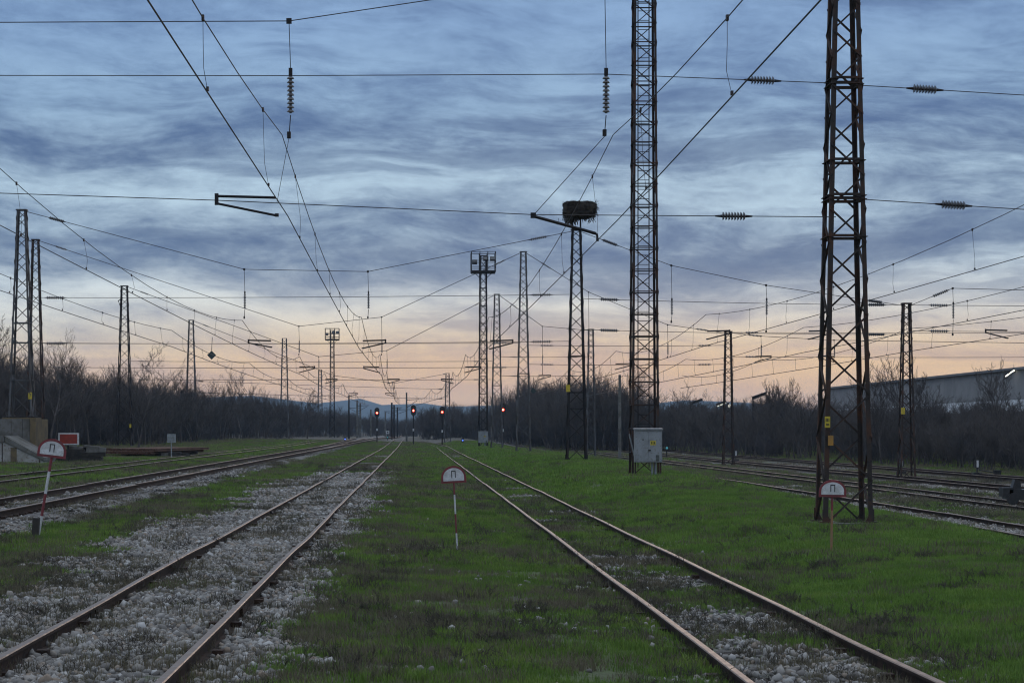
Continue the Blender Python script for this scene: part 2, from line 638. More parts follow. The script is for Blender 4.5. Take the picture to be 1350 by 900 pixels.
def gz_smooth(x, y):
    x = np.asarray(x, float)
    y = np.asarray(y, float)
    xs = [-400, -60, -20, -14.6, -12.4, -11.4, -10.6, -7.9, -7.1, -5.2, -4.2, -0.9, 0.3, 1.8, 2.6, 4.4, 5.2]
    zs = [1.2, .75, .45, .33, .33, .22, .22, .22, .06, .08, .065, .065, .0, -.07, -.135, -.135, -.08]
    left = np.interp(x, xs, zs)
    bk = np.interp(y, BANKY, BANKZ)
    right = np.where(x < 7.2, -.08 + (bk + .08) * sstep(4.9, 7.2, x), bk + (-.56 - bk) * sstep(9.6, 12.6, x))
    right = np.where(x > 36, -.56 + .03 * np.minimum(x - 36, 40), right)
    return np.where(x < 4.9, left, right) + rise(y)


def railness(x):
    x = np.asarray(x, float)
    r = np.zeros_like(x)
    for c, w in ((XA, 1.5), (XB, 1.2), (XC, 1.8), (XD, 1.2), (XE, 1.6), (XF_, 1.5), (XG, 1.6), (XH, 1.6)):
        r = np.maximum(r, 1 - sstep(w * .8, w * 1.5, np.abs(x - c)))
    return r


def gz(x, y):
    k = 1 - .75 * railness(x)
    near = np.clip(1.2 - np.asarray(y) / 260, .0, 1)
    return gz_smooth(x, y) + ((fbm(x, y, 2.6, 4, 3) - .5) * .13 + (fbm(x, y, .6, 2, 9) - .5) * .035) * k * near


def gzf(x, y):
    return float(gz(np.array([x]), np.array([y]))[0])


def gravel_mask(x, y):
    """0..1 how much ballast lies at the surface"""
    x = np.asarray(x, float)
    y = np.asarray(y, float)
    n = fbm(x, y, 2.2, 4, 21) - .5
    n2 = fbm(x, y, 7.0, 3, 31) - .5
    m = np.zeros_like(x)
    a = x - XA
    ma = np.where(a < 0, 1 - sstep(1.6, 3.2, -a), 1 - sstep(.9, 1.75, a))
    ma = ma * (1 - .25 * sstep(60, 140, y))
    m = np.maximum(m, ma * .80 + (n * 1.9 + n2 * .6) * (ma > .02))
    b = np.abs(x - XB)
    mb = (1 - sstep(.55, 1.1, b)) * (.66 - .46 * sstep(19, 27, y) + .2 * sstep(120, 200, y))
    m = np.maximum(m, mb + n * 1.5 * (mb > .03))
    for c, w, s in ((XC, 1.75, 1.0), (XE, 1.55, .8), (XG, 1.9, .75), (XH, 2.0, .7), (XF_, 1.3, .5)):
        q = np.abs(x - c)
        mc = (1 - sstep(w * .75, w * 1.25, q)) * s
        m = np.maximum(m, mc + n * .9 * (mc > .05))
    m = np.maximum(m, .62 * (1 - sstep(.6, 1.8, np.abs(x - 28.2))) + n * .5 - .1)
    m = np.maximum(m, (.34 + n * 1.2) * sstep(12.2, 13.0, x) * (1 - sstep(33, 36, x)))
    far = sstep(250, 330, y) * (1 - sstep(20, 40, np.abs(x)))
    return np.clip(np.maximum(m, far * .15), 0, 1)


def dry_mask(x, y):
    n = fbm(x, y, 3.0, 4, 51)
    x = np.asarray(x, float)
    y = np.asarray(y, float)
    m = sstep(.50, .64, n) * .85
    m = np.maximum(m, .9 * np.exp(-((x + .1) / 1.1) ** 2) * (1 - sstep(24, 34, y)) * sstep(.36, .52, fbm(x, y, 1.7, 4, 53)))
    m = m * (1 - .68 * sstep(4.8, 5.6, x) * (1 - sstep(11, 12.4, x)))
    m = np.maximum(m, sstep(12.2, 13, x) * (.35 + .5 * sstep(.4, .6, n)))
    m = np.maximum(m, sstep(18, 24, -x) * .8)
    m = np.maximum(m, sstep(260, 320, np.asarray(y, float)))
    m = np.maximum(m, .75 * np.exp(-((x - XA - 1.9) / .8) ** 2) * sstep(.42, .55, fbm(x, y, 1.5, 3, 61)))
    return np.clip(m, 0, 1)


# ------------------------------------------------------------------ the ground, one sheet out to the hills
def axis(parts):
    out = []
    for a, b, s in parts:
        out += list(np.arange(a, b, s))
    return np.array(out)


gx = axis([(-7000, -1000, 600), (-1000, -200, 80), (-200, -60, 14), (-60, -18, 1.6), (-18, -5, .4), (-5, 6, .16), (6, 16, .28), (16, 40, .8),
           (40, 100, 6), (100, 400, 40), (400, 7001, 550)])
gy = axis([(-600, -20, 60), (-20, 10, 3), (10, 30, .17), (30, 60, .4), (60, 120, 1.2), (120, 360, 5), (360, 1000, 40), (1000, 7001, 500)])
GX, GY = np.meshgrid(gx, gy)
GZ = gz(GX, GY)
gv = np.stack([GX.ravel(), GY.ravel(), GZ.ravel()], 1)
nx, ny = len(gx), len(gy)
ii = np.arange(nx * ny).reshape(ny, nx)
gf = np.stack([ii[:-1, :-1].ravel(), ii[:-1, 1:].ravel(), ii[1:, 1:].ravel(), ii[1:, :-1].ravel()], 1)
gme = np_mesh('ground', gv, gf, M['ground'], True)
for nm, fn in (('gravel', gravel_mask), ('dry', dry_mask)):
    a_ = gme.attributes.new(nm, 'FLOAT', 'POINT')
    a_.data.foreach_set('value', fn(gv[:, 0], gv[:, 1]).astype(np.float32))
go = link('ground', gme)
go['kind'] = 'structure'

# ------------------------------------------------------------------ hills on the horizon
hx = np.linspace(-6000, 6000, 200)
hy = np.linspace(4200, 6800, 18)
HX, HY = np.meshgrid(hx, hy)
pk = np.interp(HX / HY * F + VX, [-400, 0, 200, 330, 430, 462, 480, 505, 535, 560, 590, 640, 690, 760, 860, 900, 940, 1000, 1060, 1150, 1400, 1700],
               [26, 30, 38, 44, 33, 40, 39, 31, 33, 34, 30, 31, 33, 30, 33, 37, 36, 33, 26, 22, 18, 14])
prof = np.exp(-((HY - 5600) / 700) ** 2)
HZ = pk * 1.08 * 5600 / F * prof * (.93 + .14 * fbm(HX, HY, 700, 4, 77)) + 1.2 - 3 * (1 - prof)
hv = np.stack([HX.ravel(), HY.ravel(), HZ.ravel()], 1)
hi_ = np.arange(HX.size).reshape(HX.shape)
hf = np.stack([hi_[:-1, :-1].ravel(), hi_[:-1, 1:].ravel(), hi_[1:, 1:].ravel(), hi_[1:, :-1].ravel()], 1)
ho = link('hills', np_mesh('hills', hv, hf, M['hill_forest'], True))
ho['kind'] = 'structure'

# ------------------------------------------------------------------ railway tracks
RAILP = [(-.075, 0), (.075, 0), (.075, .018), (.012, .035), (.012, .115), (.037, .125), (.037, .15), (.028, .158), (-.028, .158), (-.037, .15),
         (-.037, .125), (-.012, .115), (-.012, .035), (-.075, .018)]


def rail_mesh(name, path):
    """path: list of (x, y, z of the rail foot)"""
    n = len(RAILP)
    vs, fs, mi = [], [], []
    for i, p in enumerate(path):
        vs += [(p[0] + q[0], p[1], p[2] + q[1]) for q in RAILP]
        if i:
            for k in range(n):
                fs.append(((i - 1) * n + k, (i - 1) * n + (k + 1) % n, i * n + (k + 1) % n, i * n + k))
                mi.append(1 if k in (6, 7, 8) else 0)
    fs.append(tuple(range(n)))
    mi.append(0)
    fs.append(tuple(range((len(path) - 1) * n, len(path) * n))[::-1])
    mi.append(0)
    me = bpy.data.meshes.new(name)
    me.from_pydata(vs, [], fs)
    me.materials.append(M['rail_side'])
    me.materials.append(M['rail_head'])
    me.polygons.foreach_set('material_index', mi)
    me.update()
    return me


_shared = {}


def shared(key, fn):
    if key not in _shared:
        _shared[key] = fn()
    return _shared[key]


def box_mesh(name, size, m, bev=0.0):
    def fn():
        b = MB()
        if bev:
            hx_, hy_, hz_ = size[0] / 2, size[1] / 2, size[2] / 2
            b.prism([(-hy_, -hz_), (hy_, -hz_), (hy_, hz_ - bev), (hy_ - bev, hz_), (-hy_ + bev, hz_), (-hy_, hz_ - bev)], (-hx_, 0, 0), (0, 1, 0), (0, 0, 1), size[0])
        else:
            b.box((0, 0, 0), size)
        me = bpy.data.meshes.new(name)
        me.from_pydata(b.v, [], b.f)
        me.materials.append(m)
        me.update()
        return me
    return shared((name, size, m.name), fn)


def track(label, xf, head, y0, y1, wob=0.0, sl_mat='sleeper_wood', sl_y1=90, sl_step=.65, sink=0.0, group='tracks', joints=(), seed=1, clips=True, proud=0):
    t = thing('railway_track', label, 'track', (0, 0, 0), group)
    ys = list(np.arange(y0, min(60, y1), .7)) + list(np.arange(60, min(130, y1), 2.5)) + list(np.arange(max(130, y0), y1 + 1, 10))
    for s in (-1, 1):
        path = []
        for y in ys:
            w1 = (vnoise(y, s * 50 + seed * 9, 5.5, seed) - .5) * wob * 1.0
            w2 = (vnoise(y, s * 50 + seed * 19, 4.2, seed + 5) - .5) * wob * .9
            path.append((xf(y) + s * .7525 + w1, y, head - .158 + float(rise(y)) + w2))
        r = link('rail', rail_mesh('rail', path), t)
        for jy in joints:
            jx = np.interp(jy, ys, [p[0] for p in path])
            jz = np.interp(jy, ys, [p[2] for p in path])
            for sd in (-1, 1):
                fp = link('fishplate', box_mesh('fishplate', (.03, .62, .085), M['rail_side']), r)
                fp.location = (jx + sd * .029, jy, jz + .075)
    sm = box_mesh('sleeper_' + sl_mat, (2.5, .24, .15), M[sl_mat], .015)
    cm = None
    n = 0
    y = y0 + .3
    while y < min(sl_y1, y1) and n < 290:
        yy = y + random.uniform(-.05, .05)
        o = link('sleeper', sm, t)
        zt = head - .158 + float(rise(yy)) - random.uniform(0, 1) * sink
        if proud and n % proud == 0:
            zt = head - .158 + float(rise(yy)) + .035
        o.location = (xf(yy) + random.uniform(-.05, .05), yy, zt - .078)
        o.rotation_euler = (0, random.uniform(-.006, .006), random.uniform(-.02, .02))
        if clips and yy < 48:
            cm = box_mesh('fastener', (.10, .12, .05), M['rail_side'])
            for sx_ in (-.7525 - .11, -.7525 + .11, .7525 - .11, .7525 + .11):
                c = link('fastener', cm, o)
                c.location = (sx_, 0, .098)
        y += sl_step
        n += 1
    return t


trA = track('worn siding on pale stone ballast, left of the centre grass strip', lambda y: XA, .20, 9, 345, .032, sink=.05, sl_y1=110, joints=(21.0, 46.0), seed=2, proud=4)
trB = track('siding half buried in grass, curving in from the right of the grass strip', lambda y: XB - 5.6 * float(sstep(225, 420, y)), 0.0, 9, 345, .03,
            sink=.06, sl_y1=80, joints=(31.0,), seed=3, proud=3)
trC = track('raised through track on grey ballast shoulder at far left', lambda y: XC, .40, 18, 345, .008, 'sleeper_concrete', 120, .6, .01, seed=4)
trD = track('overgrown siding sunk in grass beside the rusty rail stack', lambda y: XD, .47, 40, 300, .03, sl_y1=42, seed=5, clips=False)
trE = track('yard track nearest the green bank, right of the lattice towers', lambda y: XE, -.40, 30, 345, .02, sl_y1=110, sink=.02, seed=6)
trF = track('second yard track from the green bank, ending at the black buffer', lambda y: XF_, -.40, 58, 345, .02, sl_y1=100, sink=.04, seed=7, clips=False)
trG = track('third yard track from the green bank, on pale ballast', lambda y: XG, -.36, 55, 345, .02, sl_y1=100, sink=.02, seed=8, clips=False)
trH = track('yard track farthest right, along the foot of the thicket', lambda y: XH, -.36, 70, 345, .02, sl_y1=110, sink=.02, seed=9, clips=False)
track('distant crossing track sweeping left behind the red signals', lambda y: XC + 5.2 * float(sstep(300, 390, y)), .42, 346, 500, 0, sl_y1=0, seed=10)

# ------------------------------------------------------------------ lattice towers
LEG = lambda w, th: [(0, 0), (w, 0), (w, th), (th, th), (th, w), (0, w)]


def lattice(root, h, b0, b1, m, panel=.95, rings=(), leg=.09, brace=.05, split=True, d0=None, d1=None, zoff=0.0, first=0.0, ringmat=None):
    """four corner legs joined by crossed bars; b = width across the tracks, d = depth along them"""
    d0 = d0 or b0
    d1 = d1 or b1

    def wx(z):
        return b0 + (b1 - b0) * z / h

    def wy(z):
        return d0 + (d1 - d0) * z / h

    def corner(sx_, sy_, z):
        return Vector((sx_ * wx(z) / 2, sy_ * wy(z) / 2, z + zoff))

    for sx_, sy_ in ((-1, -1), (1, -1), (1, 1), (-1, 1)):
        mb = MB()
        p0, p1 = corner(sx_, sy_, 0), corner(sx_, sy_, h)
        t = .014
        # L section with both flanges along the faces
        vs = []
        for p in (p0, p1):
            a, b = Vector((-sx_, 0, 0)), Vector((0, -sy_, 0))
            for q in ((0, 0), (leg, 0), (leg, t), (t, t), (t, leg), (0, leg)):
                vs.append(p + a * q[0] + b * q[1])
        n = 6
        mb.add(vs, [(i, (i + 1) % n, n + (i + 1) % n, n + i) for i in range(n)] + [tuple(range(n))[::-1], tuple(range(n, 2 * n))])
        mb.build('leg', m, root)
    zs = [first]
    while zs[-1] < h - .3:
        zs.append(min(h, zs[-1] + panel * max(wx(zs[-1]), .35)))
    joined = MB()
    faces = [((-1, -1), (1, -1)), ((1, -1), (1, 1)), ((1, 1), (-1, 1)), ((-1, 1), (-1, -1))]

    def unit():
        mb = MB()
        mb.sweep([(-.5, -.5), (.5, -.5), (.5, -.28), (-.28, -.28), (-.28, .5), (-.5, .5)], (0, 0, 0), (0, 0, 1))
        me = bpy.data.meshes.new('brace')
        me.from_pydata(mb.v, [], mb.f)
        me.materials.append(m)
        me.update()
        return me

    def put(name, p0, p1, w, th):
        if not split:
            joined.bar(p0, p1, w, th)
            return
        me = shared(('brace', m.name), unit)
        o = link(name, me, root)
        d = p1 - p0
        q = d.to_track_quat('Z', 'Y')
        o.rotation_mode = 'QUATERNION'
        o.rotation_quaternion = q
        o.location = p0
        o.scale = (w, th, d.length)

    for n_, (a, b) in enumerate(zip(zs[:-1], zs[1:])):
        for k, (c0, c1) in enumerate(faces):      # one zigzag bar per bay and face; front and back read as a cross
            if n_ % 2:
                c0, c1 = c1, c0
            put('brace', corner(*c0, a), corner(*c1, b), brace, brace * .7)
    for z in (zs[1:] if rings == 'all' else rings):
        for c0, c1 in faces:
            put('cross_bar', corner(*c0, z), corner(*c1, z), *((.05, .04) if rings == 'all' else (.08, .05)))
    if not split:
        lo = joined.build('lattice', m, root)
        lo['kind'] = 'stuff'
    mb = MB()
    for c0, c1 in faces:
        mb.bar(corner(*c0, h), corner(*c1, h), .1, .06)
    mb.build('top_frame', m, root)
    return corner


def footing(root, w, d, z, hgt=.35):
    mb = MB()
    mb.prism([(-w / 2, -d / 2), (w / 2, -d / 2), (w / 2, d / 2), (-w / 2, d / 2)], (0, 0, z - hgt), (1, 0, 0), (0, 1, 0), hgt)
    mb.build('footing', M['concrete'], root)


def plate(root, c, w, h, m, marks=True):
    mb = MB()
    mb.box(c, (w, .012, h))
    p = mb.build('warning_plate', m, root)
    if marks:
        k = MB()
        for i in range(3):
            k.box((c[0] + w * (-.26 + .26 * i), c[1] - .008, c[2] + h * .18), (w * .14, .004, h * .30))
        k.box((c[0], c[1] - .008, c[2] - h * .22), (w * .6, .004, h * .12))
        k.build('warning_mark', M['black_paint'], p)
    return p


TW = {}


def tower(key, label, px, d, top_py, b0, b1, m, base_z=None, split=False, d0=None, d1=None, panel=.95, rings=(), leg=.09, brace=.05, foot=True, x=None, h=None):
    x = X(px, d) if x is None else x
    z = gzf(x, d) if base_z is None else base_z
    h = (Z(top_py, d) - z) if h is None else h
    root = thing('lattice_tower', label, 'tower', (x, d, z), 'lattice towers carrying the wires')
    lattice(root, h, b0, b1, m, panel, rings, leg, brace, split, d0, d1, 0.0)
    for sx_ in (-1, 1):
        for sy_ in (-1, 1):
            fx_, fy_ = sx_ * b0 / 2, sy_ * (d0 or b0) / 2
            MB().prism([(-.02, 0), (.16, 0), (.02, .26), (-.02, .26)], (fx_, fy_ - .012 * sy_, .062), (-sx_, 0, 0), (0, 0, 1), .012).build('gusset_plate', m, root)
            MB().box((fx_ - sx_ * .04, fy_ - sy_ * .04, .075), (.24, .24, .03)).build('base_plate', m, root)
    if foot:
        footing(root, b0 + .35, (d0 or b0) + .35, .06, .5)
    TW[key] = (Vector((x, d, z + h)), b1, root)
    return root


D1, D2, D3, D4, D5 = 38.0, 99.0, 147.0, 190.0, 250.0
# the near tower on the right
zn = gzf(8.25, D1)
nt_ = tower('n1', 'tall rusty lattice tower nearest the camera, rising past the top edge at right', 1113, D1, 0, .94, .30, M['rusty_steel'], split=True,
            d0=.82, d1=.42, panel=.92, rings=[Z(105, D1) - zn, Z(112, D1) - zn, Z(212, D1) - zn, Z(258, D1) - zn, Z(263, D1) - zn, Z(312, D1) - zn],
            leg=.085, brace=.045, x=8.20, h=14.6)
plate(nt_, (-.40, -.425, Z(556, D1) - zn), .10, .21, M['yellow_plate'])
plate(nt_, (-.34, -.43, Z(580, D1) - zn), .10, .19, M['orange_plate'], False)
tower('n2', 'dark lattice tower carrying the stork nest', 760, D2, 303, 1.02, .46, M['dark_steel'], split=True, d0=.85, d1=.42, rings=[2.6, 3.4, 5.2], leg=.085, brace=.05)
tower('n3', 'lattice tower between the stork nest tower and the floodlight mast with a cage', 690, D3, 332, 1.10, .44, M['grey_steel'], split=True, d0=.9, d1=.4, leg=.09, brace=.055, rings=[5.8])
tower('n4', 'pale lattice tower right beside the floodlight mast with a cage', 655, D4, 388, 1.15, .50, M['grey_steel'], leg=.1, brace=.06, rings=[6])
tower('n5', 'short lattice tower right of the third red signal, far down the line', 590, 300, 492, 1.0, .55, M['grey_steel'], leg=.12, brace=.08)
tower('l2', 'lattice tower standing on the concrete block at the left edge', 29, 101.4, 277, 1.2, .46, M['grey_steel'], base_z=2.69, split=True, d0=1.0, d1=.42,
      leg=.09, brace=.055, rings=[1.9, 3.8, 4.8], foot=False)
tower('l3', 'rusty lattice tower just right of the one on the concrete block', 47, D3, 316, 1.35, .50, M['rusty_steel'], split=True, leg=.1, brace=.06, d0=1.0, d1=.45)
tower('l4', 'dark lattice tower in the bare trees at left with a bent top bracket', 164, D4, 377, 1.5, .62, M['dark_steel'], leg=.1, brace=.06)
tower('l5', 'grey lattice tower right of the hanging diamond plate at left', 252, D5, 422, 1.6, .60, M['grey_steel'], leg=.11, brace=.07)
tower('l6', 'lattice tower left of the smaller floodlight mast, above the left thicket', 375, 320, 446, 1.5, .75, M['grey_steel'], leg=.13, brace=.08)
tower('l7', 'small lattice tower close left of the smaller floodlight mast', 422, 430, 487, 1.2, .7, M['grey_steel'], leg=.15, brace=.1)
tower('r2', 'lattice tower in front of the long warehouse at right', 1195, 104, 400, .80, .42, M['rusty_steel'], split=True, leg=.085, brace=.05, d0=.8, d1=.4)
tower('r3', 'rusty lattice tower over the yard tracks, left of the lamp post', 960, D3, 437, .82, .48, M['rusty_steel'], split=True, leg=.085, brace=.05)
tower('r4', 'slim lattice tower just right of the stork nest tower, in the thicket', 779, D4, 434, .9, .5, M['grey_steel'], leg=.1, brace=.06)

# bent bracket on l4
b = MB()
b.tube([(-.4, -.2, 13.5), (-.55, -.2, 13.9), (-.1, -.2, 14.2)], .05, 5)
b.build('bracket', M['dark_steel'], TW['l4'][2])
for key, zz in (('l2', 1.1), ('l4', 2.0), ('r2', 3.6), ('n2', 3.6)):
    t_ = TW[key][2]
    w_ = {'l2': .50, 'l4': .66, 'r2': -.28, 'n2': -.45}[key]
    dd = {'l2': .47, 'l4': .70, 'r2': .42, 'n2': .40}[key]
    plate(t_, (w_, -dd, zz), .2, .34, M['yellow_plate'], False)


# ------------------------------------------------------------------ floodlight masts
def mast(label, px, d, h, split, b0=1.0, b1=.74, x=None):
    x = X(px, d) if x is None else x
    z = gzf(x, d)
    m = M['rusty_steel'] if split else M['dark_steel']
    root = thing('floodlight_mast', label, 'mast', (x, d, z), 'floodlight masts')
    rg = [k * 1.9 for k in range(1, int(h / 1.9))]
    lattice(root, h, b0, b1, m, .86 if split else 1.15, 'all' if split else rg, .082 if split else .13, .045 if split else .09, split)
    # ladder inside the mast
    mb = MB()
    for s in (-1, 1):
        mb.bar((s * .2, .15, .3), (s * .2, .15, h), .035, .035)
    mb.build('ladder_rail', M['dark_steel'], root)
    mb = MB()
    for i in range(int((h - .5) / .34)):
        mb.bar((-.2, .15, .5 + i * .34), (.2, .15, .5 + i * .34), .022, .022)
    o = mb.build('ladder_rung', M['dark_steel'], root)
    o['kind'] = 'stuff'
    # cage platform
    w = 1.3
    cz = h - 1.75
    mb = MB()
    mb.box((0, 0, cz), (2 * w, 2 * w, .20))
    fl = mb.build('platform', M['dark_steel'], root)
    for zz in (.5, 1.15, 2.1):
        mb = MB()
        for sgn in (-1, 1):
            mb.bar((-w, sgn * w, cz + zz), (w, sgn * w, cz + zz), .06)
            mb.bar((sgn * w, -w, cz + zz), (sgn * w, w, cz + zz), .06)
        mb.build('handrail', M['dark_steel'], root)
    for sx_ in (-1, -.3, .35, 1):
        for sy_ in (-1, 1):
            mb = MB()
            mb.bar((sx_ * w, sy_ * w, cz), (sx_ * w, sy_ * w, cz + 2.13), .08)
            mb.build('cage_post', M['dark_steel'], root)
    for sx_ in (-1, 1):
        mb = MB()
        mb.bar((sx_ * b1 / 2, -.4, cz - .65), (sx_ * (w - .35), -.4, cz - .1), .07)
        mb.build('strut', M['dark_steel'], root)
    for fx, fz in ((-.95, 1.0), (.25, 1.35), (.98, 1.35)):
        mb = MB()
        rot = Matrix.Rotation(R(-25), 3, 'X')
        mb.box((fx, -w * .75, cz + fz), (.55, .28, .42), rot)
        fo = mb.build('floodlight', M['dark_steel'], root)
        mb = MB()
        mb.box(Vector((fx, -w * .75, cz + fz)) + rot @ Vector((0, -.15, 0)), (.48, .02, .35), rot)
        mb.build('lens', M['lamp_glass'], fo)
    footing(root, b0 + .4, b0 + .4, .05, .45)
    return root


def cabinet(label, x, d, zb, w, h, dep, legh):
    root = thing('control_cabinet', label, 'cabinet', (x, d, zb), 'grey cabinets at the floodlight masts')
    MB().box((0, 0, legh + h / 2), (w, dep, h)).build('body', M['cabinet_paint'], root)
    r = MB()
    r.prism([(-dep / 2 - .05, 0), (dep / 2 + .05, .03), (dep / 2 + .05, .07), (-dep / 2 - .05, .05)], (-w / 2 - .03, 0, legh + h + .002), (0, 1, 0), (0, 0, 1), w + .06)
    r.build('roof', M['cabinet_paint'], root)
    for s in (-1, 1):
        do = MB().box((s * w * .235, -dep / 2 - .009, legh + h * .49), (w * .455, .014, h * .92)).build('door', M['cabinet_paint'], root)
        if s == 1:
            pl = MB().box((s * w * .16, -dep / 2 - .019, legh + h * .60), (w * .20, .004, h * .14)).build('warning_label', M['yellow_plate'], do)
            k = MB()
            for i in range(3):
                k.box((s * w * .16 + w * (-.055 + .055 * i), -dep / 2 - .0225, legh + h * .60), (w * .03, .002, h * .07))
            k.build('label_print', M['black_paint'], do)
            MB().box((w * .33, -dep / 2 - .0185, legh + h * .13), (w * .13, .003, h * .19)).build('grime_patch', M['cabinet_grime'], do)
            MB().box((w * .03, -dep / 2 - .03, legh + h * .37), (.09, .03, .035)).build('handle', M['dark_steel'], do)
        else:
            MB().box((-w * .21, -dep / 2 - .02, legh + h * .70), (.035, .012, .05)).build('lock', M['dark_steel'], do)
    for sx_ in (-.06, .06):
        MB().cone((w * .22 + sx_, 0, 0), (w * .22 + sx_, 0, legh), .04, .04, 8).build('cable_pipe', M['cabinet_paint'], root)
    for sx_ in (-1, 1):
        MB().bar((sx_ * (w / 2 - .03), .0, 0), (sx_ * (w / 2 - .03), .0, legh), .05).build('leg', M['rusty_steel'], root)
    return root


DM = 72.0
mm = mast('tall rusty floodlight mast with ladder and grey cabinet, rising past the top edge', 849, DM, 21.5, True)
zb = gzf(X(854, DM - 1), DM - 1)
cabinet('large grey two-door cabinet with yellow label at the foot of the near mast', X(854, DM - 1), DM - 1.05, zb, .96, 1.14, .42, .50)
MB().bar((-.42, -.78, Z(603, DM) - gzf(X(849, DM), DM)), (-.62, -.80, Z(572, DM) - gzf(X(849, DM), DM)), .10, .03).build('loose_plank', M['sign_back'], mm)
mast('dark floodlight mast with caged platform of lamps, left of the lattice tower row', 637, 215, 20.6, False)
cabinet('small grey cabinet at the foot of the distant floodlight mast', X(637, 213), 213.2, gzf(X(637, 213), 213), 1.0, 1.15, .5, .45)
mast('smallest floodlight mast with caged platform, above the left thicket', 438, 375, 20.2, False)

# ------------------------------------------------------------------ stork nest on its tower
ntop, nb1, _ = TW['n2']
zt = Z(303, D2)
for sx_ in (-1, 1):
    for sy_ in (-1, 1):
        MB().bar((sx_ * .2, sy_ * .18, zt - TW['n2'][2].location.z), (sx_ * .2, sy_ * .18, zt - TW['n2'][2].location.z + .80), .05).build('nest_support', M['dark_steel'], TW['n2'][2])
nest_root = thing('stork_nest', 'large ragged stork nest of sticks on top of the lattice tower', 'nest', (X(764, D2), D2, Z(286, D2)))
nh = (286 - 267) / F * D2
nw = (786 - 742) / F * D2
core = MB()
ring = []
for i in range(22):
    a = 2 * math.pi * i / 22
    col_ = []
    for k, (rr, zz) in enumerate(((.60, -.06), (.90, .0), (.98, .3 * nh), (1.0, .65 * nh), (.98, .97 * nh), (.7, nh * .95))):
        r_ = nw / 2 * rr * random.uniform(.9, 1.06)
        col_.append(Vector((r_ * math.cos(a), r_ * .9 * math.sin(a), zz + random.uniform(-.04, .04))))
    ring.append(col_)
vs = [v for c in ring for v in c]
fs = []
for i in range(22):
    for k in range(5):
        fs.append((i * 6 + k, ((i + 1) % 22) * 6 + k, ((i + 1) % 22) * 6 + k + 1, i * 6 + k + 1))
fs.append(tuple(i * 6 for i in range(22))[::-1])
fs.append(tuple(i * 6 + 5 for i in range(22)))
core.add(vs, fs)
core.build('nest_mass', M['nest_stick'], nest_root)
st_ = MB()
for i in range(900):
    a = random.uniform(0, 2 * math.pi)
    zz = random.uniform(-.06, nh * 1.02)
    r_ = nw / 2 * random.uniform(.75, 1.03)
    p = Vector((r_ * math.cos(a), r_ * .9 * math.sin(a), zz))
    tg = Vector((-math.sin(a), math.cos(a), random.uniform(-.45, .45)))
    rad = Vector((math.cos(a), math.sin(a), 0)) * random.uniform(-.2, .38)
    d_ = (tg + rad).normalized() * random.uniform(.18, .42)
    st_.bar(p - d_ * .5, p + d_ * .5, .012, .012)
for i in range(150):                       # straggling sticks hanging from the bottom, most at the left
    cx = random.gauss(-.45, .22) if i < 95 else random.uniform(-.6, .75)
    p = Vector((cx, random.uniform(-.55, .4), random.uniform(-.1, .06)))
    st_.bar(p, p + Vector((random.uniform(-.14, .16), random.uniform(-.1, .1), -random.uniform(.1, .42 if i < 95 else .28))), .02, .02)
for i in range(60):
    p = Vector((nw / 2 * random.uniform(.75, .98), random.uniform(-.6, .3), random.uniform(.1, nh)))
    st_.bar(p, p + Vector((random.uniform(.05, .22), random.uniform(-.1, .1), random.uniform(-.25, .15))), .012, .012)
o = st_.build('stick', M['nest_stick'], nest_root)
o['kind'] = 'stuff'


# ------------------------------------------------------------------ overhead lines and cross spans
def sag_pts(a, b, sag, n=10):
    a, b = Vector(a), Vector(b)
    return [a.lerp(b, i / n) - Vector((0, 0, 4 * sag * (i / n) * (1 - i / n))) for i in range(n + 1)]


def wire_r(d):
    return max(.0085, min(.030, .0085 + (d - 40) * .00011))


def oline(label, xs, ys, zc, zm, sag=.9, step=8.5, stag=.16, dz=0.0, rcm=1.0):
    root = thing('overhead_line', label, 'overhead wires', (0, 0, 0), 'overhead lines along the tracks')
    fx = xs if callable(xs) else (lambda y: xs)
    for i in range(len(ys) - 1):
        y0, y1 = ys[i], ys[i + 1]
        s0, s1 = (stag if i % 2 else -stag), (-stag if i % 2 else stag)
        z0, z1 = zc + dz + float(rise(max(y0, 0))), zc + dz + float(rise(y1))
        mz0, mz1 = zm + dz + float(rise(max(y0, 0))), zm + dz + float(rise(y1))
        c0, c1 = Vector((fx(y0) + s0, y0, z0)), Vector((fx(y1) + s1, y1, z1))
        m0, m1 = Vector((fx(y0) + s0 * .3, y0, mz0)), Vector((fx(y1) + s1 * .3, y1, mz1))
        n = 12
        rs = [wire_r(max(y0 + (y1 - y0) * k / n, 0)) for k in range(n + 1)]
        MB().tube(sag_pts(c0, c1, .03, n), [r_ * 1.15 * rcm for r_ in rs], 5).build('contact_wire', M['wire'], root)
        mp = sag_pts(m0, m1, sag, n)
        MB().tube(mp, [r_ * .95 * rcm for r_ in rs], 5).build('messenger_wire', M['wire'], root)
        k = max(2, int((y1 - y0) / step))
        for j in range(k):
            t = (j + .5) / k
            a = m0.lerp(m1, t) - Vector((0, 0, 4 * sag * t * (1 - t)))
            b_ = c0.lerp(c1, t)
            if a.y < 12:
                continue
            w = random.uniform(-.06, .06)
            r_ = wire_r(a.y) * .42
            mb = MB()
            mb.tube([a, a.lerp(b_, .35) + Vector((w * .5, w, 0)), a.lerp(b_, .7) + Vector((w, w, 0)), b_], r_, 4)
            mb.box(a, (.03, .07, .07))
            mb.box(b_ + Vector((0, 0, .02)), (.03, .06, .05))
            mb.build('dropper', M['wire'], root)
    return root


